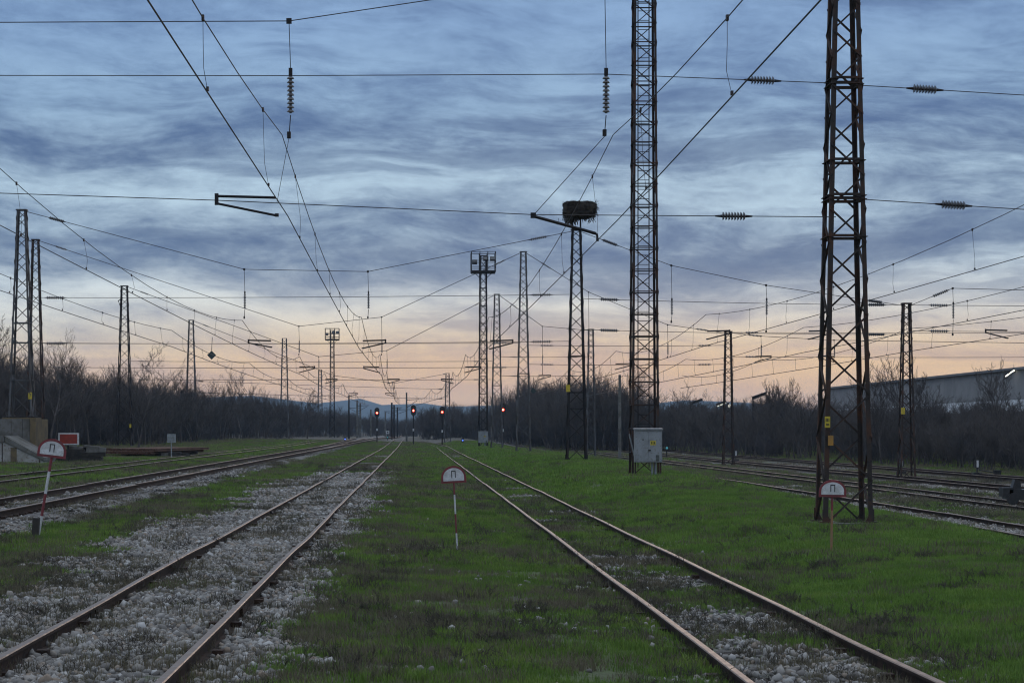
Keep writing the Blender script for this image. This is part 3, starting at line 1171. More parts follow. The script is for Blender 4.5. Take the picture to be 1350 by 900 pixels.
YS = [-18, D1, D2, D3, D4, 236, 285, 340]
oline('overhead wires above the worn ballast siding left of centre', XA, YS, 6.1, 7.65)
oline('overhead wires above the right-hand siding, passing behind the near mast', lambda y: XB + .3 - 5.6 * float(sstep(225, 420, y)), YS, 6.05, 7.65)
oline('overhead wires above the raised through track at left', -8.5, YS, 6.15, 7.5)
oline('lower left overhead wires beyond the raised through track', -12.1, YS[1:-1], 6.15, 7.0, .45)
oline('overhead wires above the yard track nearest the bank', XE, [-18, 40, 101, D3, D4, 240], 6.3, 7.9, .8)
oline('overhead wires above the second yard track', XF_, [-10, 42, 102, D3, D4, 240], 6.0, 7.3, .6)
oline('overhead wires above the third yard track', XG + .4, [-10, 44, 103, D3, D4], 6.1, 7.3, .6)


def insul(mb, p0, p1, r=.085, k=8):
    mb.discs(p0, p1, r, k, .028)


def tension_insulator(root, c, u, ln=.58, r=.085):
    """insulator with end fittings set into a cross wire at c, along u"""
    u = Vector(u).normalized()
    c = Vector(c)
    mb = MB()
    insul(mb, c - u * ln / 2, c + u * ln / 2, r)
    o = mb.build('insulator', M['porcelain'], root)
    mb = MB()
    for s in (-1, 1):
        mb.cone(c + u * s * ln / 2, c + u * s * (ln / 2 + .13), .03, .016, 6)
    mb.build('end_fitting', M['dark_steel'], o)


def hanger(root, xs_, y, zcar, zup, zmess, r):
    """suspension between the carrier and a messenger: rod, insulator, clamp"""
    mb = MB()
    mid = zup
    ln = min(.75, max(.45, (zcar - zmess) * .42))
    mb.tube([(xs_, y, zcar), (xs_ + .03, y, mid + ln * .35)], r * .75, 4)
    mb.box((xs_, y, zcar), (.10, .06, .10))
    mb.tube([(xs_ + .03, y, mid - ln * .85), (xs_, y, zmess)], r * .95, 4)
    mb.box((xs_ + .03, y, mid + ln * .25), (.07, .07, .14))
    mb.box((xs_, y, zmess + .04), (.07, .10, .12))
    o = mb.build('hanger', M['dark_steel'], root)
    mb = MB()
    insul(mb, (xs_ + .03, y, mid - ln * .8), (xs_ + .03, y, mid + ln * .15), .072, 9)
    mb.build('insulator', M['porcelain'], o)


def reg_arm(root, xs_, y, zl, zc, side, ln=1.15, r=.028, r2=None):
    """registration arm: two tubes and a drop bracket between the lower cross wire and the contact wire"""
    a = Vector((xs_ + side * ln, y, zl + .05))
    mb = MB()
    mb.tube([a, (xs_ + side * .02, y, zl + .02)], r, 6)
    mb.box(a + Vector((0, 0, -.06)), (.07, .06, .22))
    mb.tube([a + Vector((0, 0, -.14)), (xs_, y, zc + .01)], r * .9, 6)
    mb.box((xs_, y, zc + .02), (.07, .07, .06))
    mb.build('registration_arm', M['dark_steel'], root)


def span(label, y, lt, rt, hangers, zup, zlo, arms, r=None, ins=True, cross=None, zslope=0.0, group='cross spans between the towers'):
    """lt / rt: attachment points (Vector) of the carrier; hangers: (x, z of carrier, z of messenger); arms: (x, z contact, side)"""
    root = thing('cross_span', label, 'cross span', (0, 0, 0), group)
    r = r or wire_r(y)
    pts = [Vector(lt)] + [Vector((hx_, y, hz_)) for hx_, hz_, _ in hangers] + [Vector(rt)]
    MB().tube(pts, r * 1.05, 5).build('carrier_wire', M['wire'], root)
    x0, x1 = pts[0].x, pts[-1].x
    for nm, zz in (('upper_cross_wire', zup), ('lower_cross_wire', zlo)):
        yL, yR = pts[0].y, pts[-1].y
        a, b_ = Vector((x0, yL, zz - zslope * x0)), Vector((x1, yR, zz - zslope * x1))
        wp = sag_pts(a, b_, .06, 10)
        if cross:
            wp = [Vector((q_[0], y, q_[1])) for q_ in cross[nm[0]]]
        MB().tube(wp, r * .9, 5).build(nm, M['wire'], root)
        if ins:
            for s, q in ((1, wp[0]), (-1, wp[-1])):
                u = (wp[1] - wp[0]).normalized() if s == 1 else (wp[-1] - wp[-2]).normalized()
                tension_insulator(root, q + u * s * ((1.4 if nm[0] == 'u' else 1.95) if y < 60 else 1.5) - Vector((0, 0, .0)), u, .45 if y < 60 else .9)
    if ins:
        for s, (p, q) in ((1, (pts[0], pts[1])), (-1, (pts[-1], pts[-2]))):
            u = (q - p).normalized()
            tension_insulator(root, p + u * 1.7, u, .8)
    for hx_, hz_, hm in hangers:
        hanger(root, hx_, y, hz_, (zup if hm < zup < hz_ else (hz_ + hm) / 2) - .1, hm, r)
    for ax_, zc_, sd in arms:
        reg_arm(root, ax_, y, zlo - zslope * ax_, max(zc_, zlo - zslope * ax_ - (.75 if y < 60 else .4)), sd, r=.028 if y < 60 else .034 + y * .00008)
    return root


# span 1, nearest: wires cross the whole top of the picture
zu1, zl1 = Z(101, D1), Z(262, D1)
ax1 = X(381, D1)
bx1 = X(797, D1)
s1 = span('nearest cross span, its wires crossing the whole upper picture', D1, (-21.0, D1, 12.6), (8.05, D1, 14.2),
          [(XC + .6, Z(30, D1), 7.5), (ax1, Z(28, D1), Z(181, D1)), (bx1, Z(-34, D1), Z(178, D1))], zu1, zl1,
          [(X(365, D1), Z(285, D1), -1)], r=.0095,
          cross={'u': [(-21, Z(99, D1)), (ax1, Z(100, D1)), (bx1, Z(98, D1)), (8.05, Z(110, D1))],
                 'l': [(-21, Z(225, D1)), (X(282, D1), Z(264, D1)), (X(703, D1), Z(283, D1)), (8.05, Z(286, D1))]})
# the longer arm of the right-hand siding, slung from the messenger
mb = MB()
mb.tube([at(703, 285, D1), at(772, 304, D1), at(786, 308, D1)], .032, 6)
mb.box(at(703, 284, D1), (.10, .08, .10))
mb.tube([at(780, 307, D1), at(787, 309, D1), at(788, 318, D1)], .025, 5)
ra = mb.build('registration_arm', M['dark_steel'], s1)
MB().tube([at(703, 284, D1), at(797, 180, D1)], .007, 4).build('stay_wire', M['wire'], s1)
MB().tube([at(365, 268, D1), at(381, 182, D1)], .005, 4).build('stay_wire', M['wire'], s1)
# right half of the first span
s1r = span('right half of the nearest cross span, running off the right edge', D1, (8.35, D1, 14.2), (34.0, D1, 12.5),
           [(XE, 11.2, 7.9), (XF_, 10.4, 7.3), (XG + .4, 10.4, 7.3)], Z(112, D1) + .02, Z(262, D1), [(XE, 6.3, 1)], r=.0095,
           cross={'u': [(8.35, Z(112, D1)), (XE, Z(139, D1)), (34.0, Z(225, D1))], 'l': [(8.35, Z(262, D1)), (XE, Z(290, D1)), (34.0, Z(330, D1))]})


def kp(px, py, y):
    return (X(px, y), Z(py, y))


def spanpx(label, y, lkey, rkey, hpx, zup, zlo, arms, lsh=(0, 0), rsh=(0, 0), r=None, mess=7.6):
    lt, lb, _ = TW[lkey]
    rt, rb, _ = TW[rkey]
    lt = lt + Vector((lb / 2, 0, -.08 + lsh[1]))
    rt = rt + Vector((-rb / 2, 0, -.08 + rsh[1]))
    hs = [(X(px, y), Z(py, y), mess) for px, py in hpx]
    return span(label, y, lt, rt, hs, zup, zlo, arms, r)


spanpx('second cross span, slung from the left block tower to the stork nest tower', D2, 'l2', 'n2', [(322, 355), (485, 358)], Z(388, D2), Z(447, D2) - .1,
       [(X(358, D2), 6.15, -1), (XA, 6.1, 1), (XB + .3, 6.05, 1)], rsh=(0, .0))
spanpx('third cross span, between the grey and rusty lattice towers behind the second', D3, 'l3', 'n3', [(394, 430), (503, 418)], Z(452, D3), Z(484, D3),
       [(-8.5, 6.15, 1), (XA, 6.1, -1), (XB + .3, 6.05, 1)])
spanpx('fourth cross span, left thicket tower to the tower beside the caged mast', D4, 'l4', 'n4', [(420, 470), (510, 462)], Z(476, D4), Z(500, D4),
       [(-8.5, 6.15, 1), (XA, 6.1, 1), (XB + .3, 6.05, -1)])
spanpx('fifth cross span, far down the line above the red signals', D5 + 8, 'l5', 'n5', [(440, 495), (520, 505)], Z(502, D5), Z(517, D5), [(-8.5, 6.3, 1), (XA, 6.3, -1)])


def spanr(label, y, lkey, rkey, hs, zup, zlo, arms, lz=0.0):
    lt, lb, _ = TW[lkey]
    rt, rb, _ = TW[rkey]
    return span(label, y, lt + Vector((lb / 2, 0, -.1 + lz)), rt + Vector((-rb / 2, 0, -.1)), hs, zup, zlo, arms)


spanr('cross span from the stork nest tower over the yard to the warehouse tower', 101, 'n2', 'r2', [(X(885, 101), Z(350, 101), 7.5), (X(1010, 101), Z(376, 101), 7.0)],
      Z(397, 101), Z(437, 101), [(XE, 6.2, 1), (XF_, 6.0, 1)])
spanr('cross span from the third tower to the rusty yard tower', D3, 'n3', 'r3', [(X(776, D3), Z(385, D3), 7.4), (X(880, D3), Z(428, D3), 7.4)], Z(455, D3), Z(480, D3), [(XE, 6.3, 1)])
spanr('short cross span beside the caged mast, reaching the slim thicket tower', D4, 'n4', 'r4', [(X(715, D4), Z(430, D4), 7.4)], Z(470, D4), Z(495, D4), [(XE - 3, 6.3, 1)])
rt_, rb_, _ = TW['r2']
span('cross span from the warehouse tower off the right edge', 104, rt_ + Vector((rb_ / 2, 0, -.1)), (46, 104, 9.8), [(X(1256, 104), Z(380, 104), 7.0), (34.0, 9.3, 7.4)], Z(402, 104), Z(436, 104),
     [(XH, 6.2, -1)])
rt_, rb_, _ = TW['r3']
span('cross span from the rusty yard tower toward the warehouse', D3, rt_ + Vector((rb_ / 2, 0, -.1)), (52, D3, 8.4), [(XG + .4, 9.0, 7.4), (XH, 8.7, 7.4)], Z(438, D3), Z(470, D3), [(XG, 6.2, 1), (XH, 6.2, -1)])
# anchor wires left of the block tower
lt_, lb_, _ = TW['l2']


# ------------------------------------------------------------------ hanging diamond plates
def diamond(label, px, py, d, s, m):
    root = thing('diamond_sign', label, 'sign', at(px, py, d), 'diamond plates hung on the wires')
    mb = MB()
    mb.prism([(0, -s), (s, 0), (0, s), (-s, 0)], (0, 0, 0), (1, 0, 0), (0, 0, 1), .03)
    mb.build('plate', m, root)
    mb = MB()
    mb.tube([(0, 0, s), (.05, 0, s + 1.0)], .022, 4)
    mb.build('hanger', M['wire'], root)
    return root


diamond('dark green diamond plate hanging from the wires at left', 279, 468, D3 + 3, .34, M['green_plate'])
diamond('blue-grey diamond plate hanging right of the third lattice tower', 703, 515, D4, .30, M['green_plate'])


# ------------------------------------------------------------------ fouling-point boards with the letter
def limit_sign(label, base, hgt, tilt_x, bw, bh, post_r, bands, lower_mat='white_paint', face_tilt=0.0):
    """half-round board: red rim, white face, black letter; red and white post"""
    root = thing('limit_board', label, 'sign', base, 'half-round boards with the letter')
    root.rotation_euler = (0, tilt_x, 0)
    hp = hgt - bh * .55
    n = len(bands)
    for i, bm in enumerate(bands):
        MB().cone((0, 0, -.08 if i == 0 else hp * i / n), (0, 0, hp * (i + 1) / n), post_r, post_r, 10).build('post_band', M[bm], root)
    brd = bpy.data.objects.new('board', None)

    def dome(w, h_, ox, oz):
        pts = [(-w / 2 + ox, oz), (w / 2 + ox, oz)]
        for i in range(0, 17):
            a = math.pi * i / 16
            pts.append((ox + w / 2 * math.cos(a) * (1 if 0 < i < 16 else 1), oz + h_ * .30 + h_ * .70 * math.sin(a)))
        return pts
    z0 = hgt - bh
    t_ = Matrix.Rotation(face_tilt, 3, 'Y')
    ax, az = t_ @ Vector((1, 0, 0)), t_ @ Vector((0, 0, 1))
    org = Vector((0, -post_r - .004, z0))
    bo = MB().prism(dome(bw, bh, 0, 0), org, ax, az, .012).build('board', M['red_paint'], root)
    bd = bw * .088
    fo = MB().prism(dome(bw - 2 * bd, bh - 2 * bd, 0, bd), org + Vector((0, -.0145, 0)), ax, az, .0025).build('face', M['white_paint'], bo)
    # the letter: two stems and a bar
    lw, lh, st = bw * .175, bh * .42, bw * .032
    cx, cz = 0.0, bh * .30
    lm = MB()
    for a_, b_ in (((-lw / 2, cz), (-lw / 2 + st, cz + lh)), ((lw / 2 - st, cz), (lw / 2, cz + lh)), ((-lw / 2 + st, cz + lh - st * 1.1), (lw / 2 - st, cz + lh))):
        lm.prism([(a_[0], a_[1]), (b_[0], a_[1]), (b_[0], b_[1]), (a_[0], b_[1])], org + Vector((0, -.018, 0)), ax, az, .002)
    lm.build('letter', M['black_paint'], bo)
    bpy.data.objects.remove(brd)
    return root


bs = at(603, 728, 32.8)
bs.z = gzf(bs.x, 32.8)
limit_sign('white and red half-round board on thin banded post in the centre grass strip', bs, 1.43, R(-2.9), .415, .285, .014, ['white_paint', 'red_paint', 'white_paint', 'red_paint'], face_tilt=R(0))
bl = at(50, 708, 36.0)
bl.z = gzf(bl.x, 36.0)
limit_sign('leaning half-round board on banded post beside a dark stump at left', bl, 1.82, R(9.6), .52, .34, .026, ['white_paint', 'red_paint', 'white_paint', 'red_paint'], face_tilt=R(-3))
br = at(1096, 736, 31.2)
br.z = gzf(br.x, 31.2)
limit_sign('half-round board on faded orange post in front of the near lattice tower', br, 1.14, R(.8), .43, .27, .018, ['orange_paint', 'orange_paint', 'red_paint'], face_tilt=0)
# stump
sp = at(46, 706, 35.7)
sp.z = gzf(sp.x, 35.7)
st = MB()
st.prism([(-.062, -.06), (.05, -.07), (.075, .05), (-.045, .07)], (0, 0, -.1), (1, 0, 0), (0, 1, 0), .48)
so_ = st.build('post_stump', M['old_timber'])
so_.location = sp
so_.rotation_euler = (0, R(3), .2)
tag(so_, 'short dark weathered stump beside the leaning left board', 'stump')


# ------------------------------------------------------------------ signals
def signal(label, px, py, d, base_py):
    x = X(px, d)
    z = gzf(x, d)
    zl = Z(py, d)
    root = thing('signal_post', label, 'signal', (x, d, z), 'signals showing red')
    h = zl - z
    mb = MB()
    mb.cone((0, .12, -.1), (0, .12, h + .3), .085, .075, 8)
    mb.build('post', M['dark_steel'], root)
    MB().cone((0, .12, h * .40), (0, .12, h * .40 + .32), .10, .10, 8).build('number_plate', M['white_paint'], root)
    # oval backing board
    pts = []
    for i in range(24):
        a = 2 * math.pi * i / 24
        cy = .34 if math.sin(a) > 0 else -.34
        pts.append((.36 * math.cos(a), cy + .36 * math.sin(a)))
    hd = MB().prism(pts, (0, -.02, h + .05), (1, 0, 0), (0, 0, 1), .10).build('head', M['black_paint'], root)
    MB().prism([(-.14, -.62), (.14, -.62), (.05, -1.05), (-.05, -1.05)], (0, .0, h + .05), (1, 0, 0), (0, 0, 1), .08).build('bracket', M['black_paint'], root)
    for k, (zz, m_) in enumerate(((0.0, 'red_lamp'), (.38, 'lamp_glass'))):
        v = MB()
        n = 12
        ring_ = [[Vector((.17 * math.cos(2 * math.pi * i / n), yy, h + zz + .17 * math.sin(2 * math.pi * i / n))) for i in range(n)] for yy in (-.12, -.32)]
        v.add(ring_[0] + ring_[1], [(i, (i + 1) % n, n + (i + 1) % n, n + i) for i in range(n // 2)])
        v.build('hood', M['black_paint'], hd)
        c = MB()
        c.cone((0, -.125, h + zz), (0, -.17, h + zz), .15, .12, 12)
        c.build('lamp', M[m_], hd)
        if k == 0:
            MB().cone((0, -.171, h), (0, -.185, h), .07, .05, 10).build('lamp_core', M['red_core'], hd)
    return root


signal('red signal leftmost of the four, on a thin post', 497, 544, 285, 580)
signal('second red signal from the left, above the end of the ballast siding', 545, 541, 262, 583)
signal('third red signal from the left, left of the short lattice tower', 583, 543, 262, 582)
signal('rightmost red signal, close right of the pale lattice tower', 663, 540, 225, 590)


def dwarf(label, px, py, d, m_, hgt=.75):
    x = X(px, d)
    z = gzf(x, d)
    root = thing('dwarf_signal', label, 'signal', (x, d, z), 'low shunting signals')
    zz = max(.35, Z(py, d) - z)
    MB().bar((0, .1, -.05), (0, .1, zz), .10).build('post', M['black_paint'], root)
    hd = MB().box((0, 0, zz), (.34, .22, .52)).build('head', M['black_paint'], root)
    MB().cone((0, -.115, zz - .02), (0, -.15, zz - .02), .11, .09, 10).build('lamp', M[m_], hd)
    return root


dwarf('low shunting signal with blue lamp by the left thicket', 455, 580, 290, 'blue_lamp')
dwarf('low shunting signal with blue lamp right of the second red signal', 610, 580, 270, 'blue_lamp')
dwarf('low signal with pale teal lamp under a small square plate, straight ahead', 511, 576, 330, 'cyan_lamp')
dwarf('low signal with faint teal lamp at the thicket foot right of the near mast', 879, 590, 190, 'cyan_lamp')


# ------------------------------------------------------------------ far masts at the end of the line
def pole(label, px, d, top, w, m='concrete', arm=None, cat='pole', base=None):
    x = X(px, d)
    z = gzf(x, d)
    h = Z(top, d) - z
    root = thing('line_pole', label, cat, (x, d, z), 'plain poles down the line')
    MB().cone((0, 0, -.2), (0, 0, h), w / 2, w / 2 * .75, 8).build('shaft', M[m], root)
    MB().cone((0, 0, h), (0, 0, h + .08), w / 2 * .85, w / 2 * .6, 8).build('cap', M[m], root)
    if arm:
        MB().tube([(0, 0, h * .86), (arm, 0, h * .86 + .1)], .05, 5).build('bracket_arm', M['dark_steel'], root)
        MB().tube([(0, 0, h * .70), (arm * .85, 0, h * .85)], .04, 5).build('bracket_stay', M['dark_steel'], root)
    return root


pole('pale concrete pole standing alone left of the near floodlight mast', 817, 182, 495, .32)
pole('dark slim pole at the far end, left of the leftmost red signal', 460, 350, 521, .34, 'dark_steel')
pole('thick concrete pole left of the first red signal, far away', 471, 400, 528, .50, arm=2.4)
pole('concrete pole close right of the thick far pole', 475, 430, 532, .48, arm=-2.6)
pole('thin far pole just left of the first red signal', 489, 470, 540, .45)
pole('far thin pole between the first red signal and the paired poles', 508, 520, 543, .5)
pole('left of the two dark paired poles left of the second red signal', 516.5, 380, 531, .42, 'dark_steel', arm=2.0)
pole('right of the two dark paired poles left of the second red signal', 519.5, 400, 534, .42, 'dark_steel', arm=3.2)
pole('far bracket pole between the paired poles and the second red signal', 524, 450, 537, .40, 'dark_steel', arm=-3.0)
pole('framed pole with small hooked arm beside the second red signal', 536, 300, 518, .30, 'grey_steel', arm=1.9)

# small square plate ahead
r_ = thing('small_sign', 'small white-rimmed square plate on a post straight ahead', 'sign', (X(511, 335), 335, gzf(X(511, 335), 335)))
MB().bar((0, 0, 0), (0, 0, 2.0), .08).build('post', M['dark_steel'], r_)
q = MB().box((0, -.05, 1.35), (.55, .03, .50)).build('plate', M['white_paint'], r_)
MB().box((0, -.069, 1.35), (.30, .006, .26)).build('plate_centre', M['black_paint'], q)

# ------------------------------------------------------------------ left: concrete loading block and ramp
dP = 97.0
zg = .42
pl = thing('loading_platform', 'old whitewashed concrete loading ramp with a high block at the left edge', 'platform', (0, dP, 0))
x_l, x_r = X(-120, dP), X(57, dP)
zt0, zt1 = Z(575, dP), Z(604, dP)
xk = X(6, dP)
m_ = MB()
m_.prism([(x_l, zg - .4), (x_r, zg - .4), (x_r, zt1 - .12), (xk, zt0 - .27), (x_l, zt0 - .27)], (0, 3.2, 0), (1, 0, 0), (0, 0, 1), 3.2)
m_.build('side_wall', M['whitewash'], pl)
m_ = MB()
m_.prism([(xk + .02, zt0 - .268), (x_r + .05, zt1 - .118), (x_r + .05, zt1 + .04), (xk + .02, zt0 + .02)], (0, 3.25, 0), (1, 0, 0), (0, 0, 1), 3.32)
m_.build('coping', M['concrete'], pl)
m_ = MB()
m_.prism([(x_l, zt0 - .268), (xk, zt0 - .268), (xk, zt0 + .04), (x_l, zt0 + .04)], (0, 3.25, 0), (1, 0, 0), (0, 0, 1), 3.34)
m_.build('coping', M['concrete'], pl)
for px in (3, 18, 52):
    m_ = MB()
    zz_ = np.interp(X(px, dP), [xk, x_r], [zt0 - .27, zt1 - .12])
    m_.box((X(px, dP), -.006, (zg + zz_) / 2 - .1), (.05 if px != 18 else .30, .012, zz_ - zg + .1))
    m_.build('wall_post', M['rusty_steel'] if px != 18 else M['concrete_yellow'], pl)
# high block behind, carrying the tower
m_ = MB()
bz = Z(552, dP + 3.4)
for px0, px1, mm_ in ((-120, -38, 'concrete'), (-38, -6, 'concrete'), (-5.6, 14, 'concrete'), (14.4, 29, 'concrete'), (29.4, 38.6, 'concrete'), (39, 46.5, 'concrete_yellow')):
    k_ = MB()
    xa, xb = X(px0, dP + 3.3), X(px1, dP + 3.3)
    k_.box(((xa + xb) / 2, 5.1 + random.uniform(-.02, .02), (bz + zg - .3) / 2), (xb - xa, 3.4, bz - zg + .3))
    k_.build('block_slab', M[mm_], pl)
m_ = MB()
m_.box((X(29, 101.4), 101.4 - dP, bz + .02), (1.7, 1.5, .10))
m_.build('tower_plinth', M['concrete_yellow'], pl)

# buffer stop with red board
dB = 103.0
bu = thing('buffer_stop', 'dark timber buffer stop with red white-edged board at the end of a siding', 'buffer stop', (X(98, dB), dB, gzf(X(98, dB), dB)))
for i, (xx, ln_, zz, tl) in enumerate(((-.1, 3.1, .16, .02), (.1, 3.0, .38, -.03), (-.5, 2.0, .56, .01))):
    MB().bar((xx - ln_ / 2, .1 * i, zz + tl), (xx + ln_ / 2, .1 * i, zz - tl), .26, .22).build('beam', M['old_timber'], bu)
for xx, w_, h_ in ((.0, 1.0, .3), (.75, .8, .34), (1.3, .35, .25)):
    MB().box((xx, .9, .55 + h_ / 2 - .05), (w_, .5, h_), Matrix.Rotation(.1, 3, 'Y')).build('concrete_lump', M['concrete'], bu)
MB().box((.55, .6, .25), (1.6, .6, .55)).build('concrete_base', M['concrete'], bu)
MB().bar((-.35, .2, 0), (-.35, .2, 1.0), .08).build('board_post', M['dark_steel'], bu)
q = MB().box((-.32, .14, 1.20), (1.08, .03, .62)).build('board', M['white_paint'], bu)
MB().box((-.32, .122, 1.20), (.90, .008, .48)).build('board_face', M['board_red'], q)

# stack of rusty rails
dR = 123.0
rs_ = thing('rail_stack', 'flat stack of rusty brown rails on concrete blocks at left', 'rail stack', (X(194, dR), dR + 6, gzf(X(194, dR), dR + 6)))
ca, sa = math.cos(R(81.0)), math.sin(R(81.0))
nr = 23
lenr = 12.4
for lay in range(2):
    for i in range(nr - 2 * (1 - lay)):
        u = (i - nr / 2) * .152
        dvec = Vector((ca, sa, 0)) * (lenr / 2)
        ce = Vector((u, random.uniform(-.12, .12) + (1.1 if i < 7 else 0) - .6 * (1 - lay), .47 - .17 * (1 - lay) + .008 * math.sin(i * 1.7)))
        k_ = MB()
        k_.sweep([(q_[0], q_[1] - .08) for q_ in RAILP], ce - dvec, ce + dvec)
        k_.build('stacked_rail', M['rust_stack'], rs_)
for i in range(9):
    k_ = MB()
    cx = -1.7 + i * .42 + random.uniform(-.1, .1)
    k_.box((cx + .3, -5.3 + random.uniform(-.2, .2) + .1 * i, .13 + random.uniform(-.03, .03)), (random.uniform(.5, .9), .7, random.uniform(.2, .36)), Matrix.Rotation(random.uniform(-.2, .2), 3, 'Z'))
    k_.build('support_block', M['concrete'] if i % 3 == 0 else M['old_timber'], rs_)
for yy in (-2.2, 2.5):
    MB().box((yy * .16, yy, .13), (3.6, .3, .34), Matrix.Rotation(R(0), 3, 'Z')).build('bearer', M['old_timber'], rs_)
# grey sign back
dS = 119.0
r_ = thing('small_sign', 'grey back of a square sign on a thin post in front of the rail stack', 'sign', (X(226, dS), dS, gzf(X(226, dS), dS)))
MB().cone((0, 0, -.1), (0, 0, Z(572, dS) - r_.location.z), .035, .035, 8).build('post', M['sign_back'], r_)
MB().box((0, .05, Z(577.5, dS) - r_.location.z), (.52, .02, .52)).build('plate', M['sign_back'], r_)

# ------------------------------------------------------------------ right yard furniture
# black buffer on the second yard track, cut by the right edge
dK = 66.0
bk_ = thing('track_buffer', 'low black steel buffer block on the yard track at the right edge', 'buffer stop', (XF_ + .1, dK, gz_smooth(XF_, dK).item() + .16))
MB().box((.55, .3, .30), (1.9, .9, .34)).build('frame', M['black_paint'], bk_)
MB().box((-.45, .1, .38), (.34, .5, .30)).build('end_block', M['black_paint'], bk_)
for xx in (-.15, .5, 1.2):
    MB().prism([(-.16, 0), (.16, 0), (.10, .32), (-.06, .34)], (xx, .2, .46), (1, 0, 0), (0, 0, 1), .3).build('upright', M['black_paint'], bk_)
for xx in (-.3, .9, 1.5):
    w_ = MB()
    n = 14
    a0 = [Vector((xx + .2 * math.cos(2 * math.pi * i / n), 0, .16 + .2 * math.sin(2 * math.pi * i / n))) for i in range(n)]
    w_.add([v + Vector((0, -.20, 0)) for v in a0] + [v + Vector((0, -.10, 0)) for v in a0],
           [(i, (i + 1) % n, n + (i + 1) % n, n + i) for i in range(n)] + [tuple(range(n))[::-1], tuple(range(n, 2 * n))])
    w_.build('wheel', M['black_paint'], bk_)


def switch_stand(label, px, d, lev=True):
    x = X(px, d)
    root = thing('switch_stand', label, 'switch stand', (x, d, gzf(x, d)), 'point levers in the yard')
    MB().box((0, 0, .12), (.5, .4, .24)).build('base', M['black_paint'], root)
    MB().bar((0, 0, .2), (0, 0, .55), .06).build('spindle', M['black_paint'], root)
    hd = MB().box((0, 0, .72), (.26, .26, .42)).build('lantern', M['black_paint'], root)
    MB().box((0, -.134, .72), (.12, .006, .38)).build('lantern_face', M['white_paint'], hd)
    if lev:
        MB().tube([(.1, 0, .38), (1.1, 0, .20)], .035, 6).build('lever', M['black_paint'], root)
        MB().cone((1.15, 0, .12), (1.15, 0, .36), .2, .24, 10).build('counterweight', M['black_paint'], root)
    return root


switch_stand('point lever with white-faced lantern and round weight at the thicket foot, right', 1288, 112)
switch_stand('low point lantern with white face left of the near tower, beyond the yard tracks', 970, 165, False)
switch_stand('low point lantern at the foot of the tower before the warehouse', 1188, 115, False)


# lamp posts and lights in the thicket
def lamp_post(label, px, py, d, lit, side=1):
    x = X(px, d)
    z = gzf(x, d)
    h = Z(py, d) - z
    root = thing('lamp_post', label, 'lamp post', (x, d, z), 'lamp posts behind the yard')
    MB().cone((0, 0, -.1), (0, 0, h), .09, .07, 8).build('post', M['dark_steel'], root)
    hd = MB()
    hd.prism([(-.1, 0), (1.35, .55), (1.35, .85), (-.1, .35)], (0, .2, h), (side, 0, 0), (0, 0, 1), .35 * side)
    hd = hd.build('lamp_head', M['dark_steel'], root)
    if lit:
        MB().prism([(0.0, -.10), (1.3, .40), (1.3, .50), (0, .0)], (0, -.3, h), (side, 0, 0), (0, 0, 1), .12 * side).build('lamp', M['white_lamp'], hd)
    return root


lamp_post('unlit slanted lamp on a post in the thicket right of the rusty yard tower', 993, 527, 205, False)
lamp_post('dark slanted lamp on a post in the thicket right of the near mast', 911, 534, 240, False)
lamp_post('lit slanted lamp on a post just left of the rusty yard tower', 945, 535, 290, True)
x_ = X(961, 300)
r_ = thing('lamp_post', 'round bright white lamp seen through the rusty yard tower', 'lamp post', (x_, 300, gzf(x_, 300)), 'lamp posts behind the yard')
hh = Z(535, 300) - r_.location.z
MB().cone((0, 0, 0), (0, 0, hh), .09, .07, 8).build('post', M['dark_steel'], r_)
hd = MB().cone((0, .2, hh), (0, -.06, hh), .24, .30, 12).build('lamp_head', M['dark_steel'], r_)
MB().cone((0, -.061, hh), (0, -.13, hh), .27, .2, 12).build('lamp', M['white_lamp'], hd)

# ------------------------------------------------------------------ warehouse
WX = 74.0
wh = thing('warehouse', 'long low grey warehouse with pale lower band behind the thicket at right', 'warehouse', (WX, 215, 0))
zr = CAMZ + 81 / 804 * WX
zbt = CAMZ + 42 / 804 * WX
zbb = CAMZ + 26 / 804 * WX
yA, yB = 170.0 - 215, X(0, 1) * 0 + WX * F / (1092 - VX) - 215
for k in range(int((yB - yA) / 12) + 1):
    a_ = yA + k * 12
    b_ = min(yB, a_ + 11.95)
    if b_ - a_ < .5:
        continue
    MB().box((.1, (a_ + b_) / 2, (zbt + zr) / 2), (.2 + .02 * (k % 2), b_ - a_, zr - zbt)).build('wall_panel', M['warehouse_wall'], wh)
    MB().box((.13, (a_ + b_) / 2, (zbb + zbt) / 2), (.2 + .02 * (k % 2), b_ - a_, zbt - zbb - .02)).build('pale_panel', M['warehouse_pale'], wh)
MB().box((.2, (yA + yB) / 2, zbb / 2 - .1), (.3, yB - yA, zbb + .1)).build('lower_wall', M['warehouse_wall'], wh)
m_ = MB()
m_.prism([(-.5, zr + .02), (40, zr + .02), (40, zr + .2), (20, zr + 2.4), (-.5, zr + .32)], (0, yB + .4, 0), (1, 0, 0), (0, 0, 1), yB - yA + .8)
m_.build('roof', M['warehouse_roof'], wh)
MB().box((20, yB - .15, zr / 2), (39.4, .3, zr)).build('end_wall', M['warehouse_wall'], wh)
MB().box((20, yA + .15, zr / 2), (39.4, .3, zr)).build('end_wall', M['warehouse_wall'], wh)
yl = WX * F / (1339 - VX)
wl = thing('wall_lamp', 'lit slanted tube lamp under the warehouse eave at the right edge', 'lamp', (WX - .1, yl, Z(491, yl)))
MB().box((-.15, 0, .05), (.5, .12, .08)).build('lamp_arm', M['dark_steel'], wl)
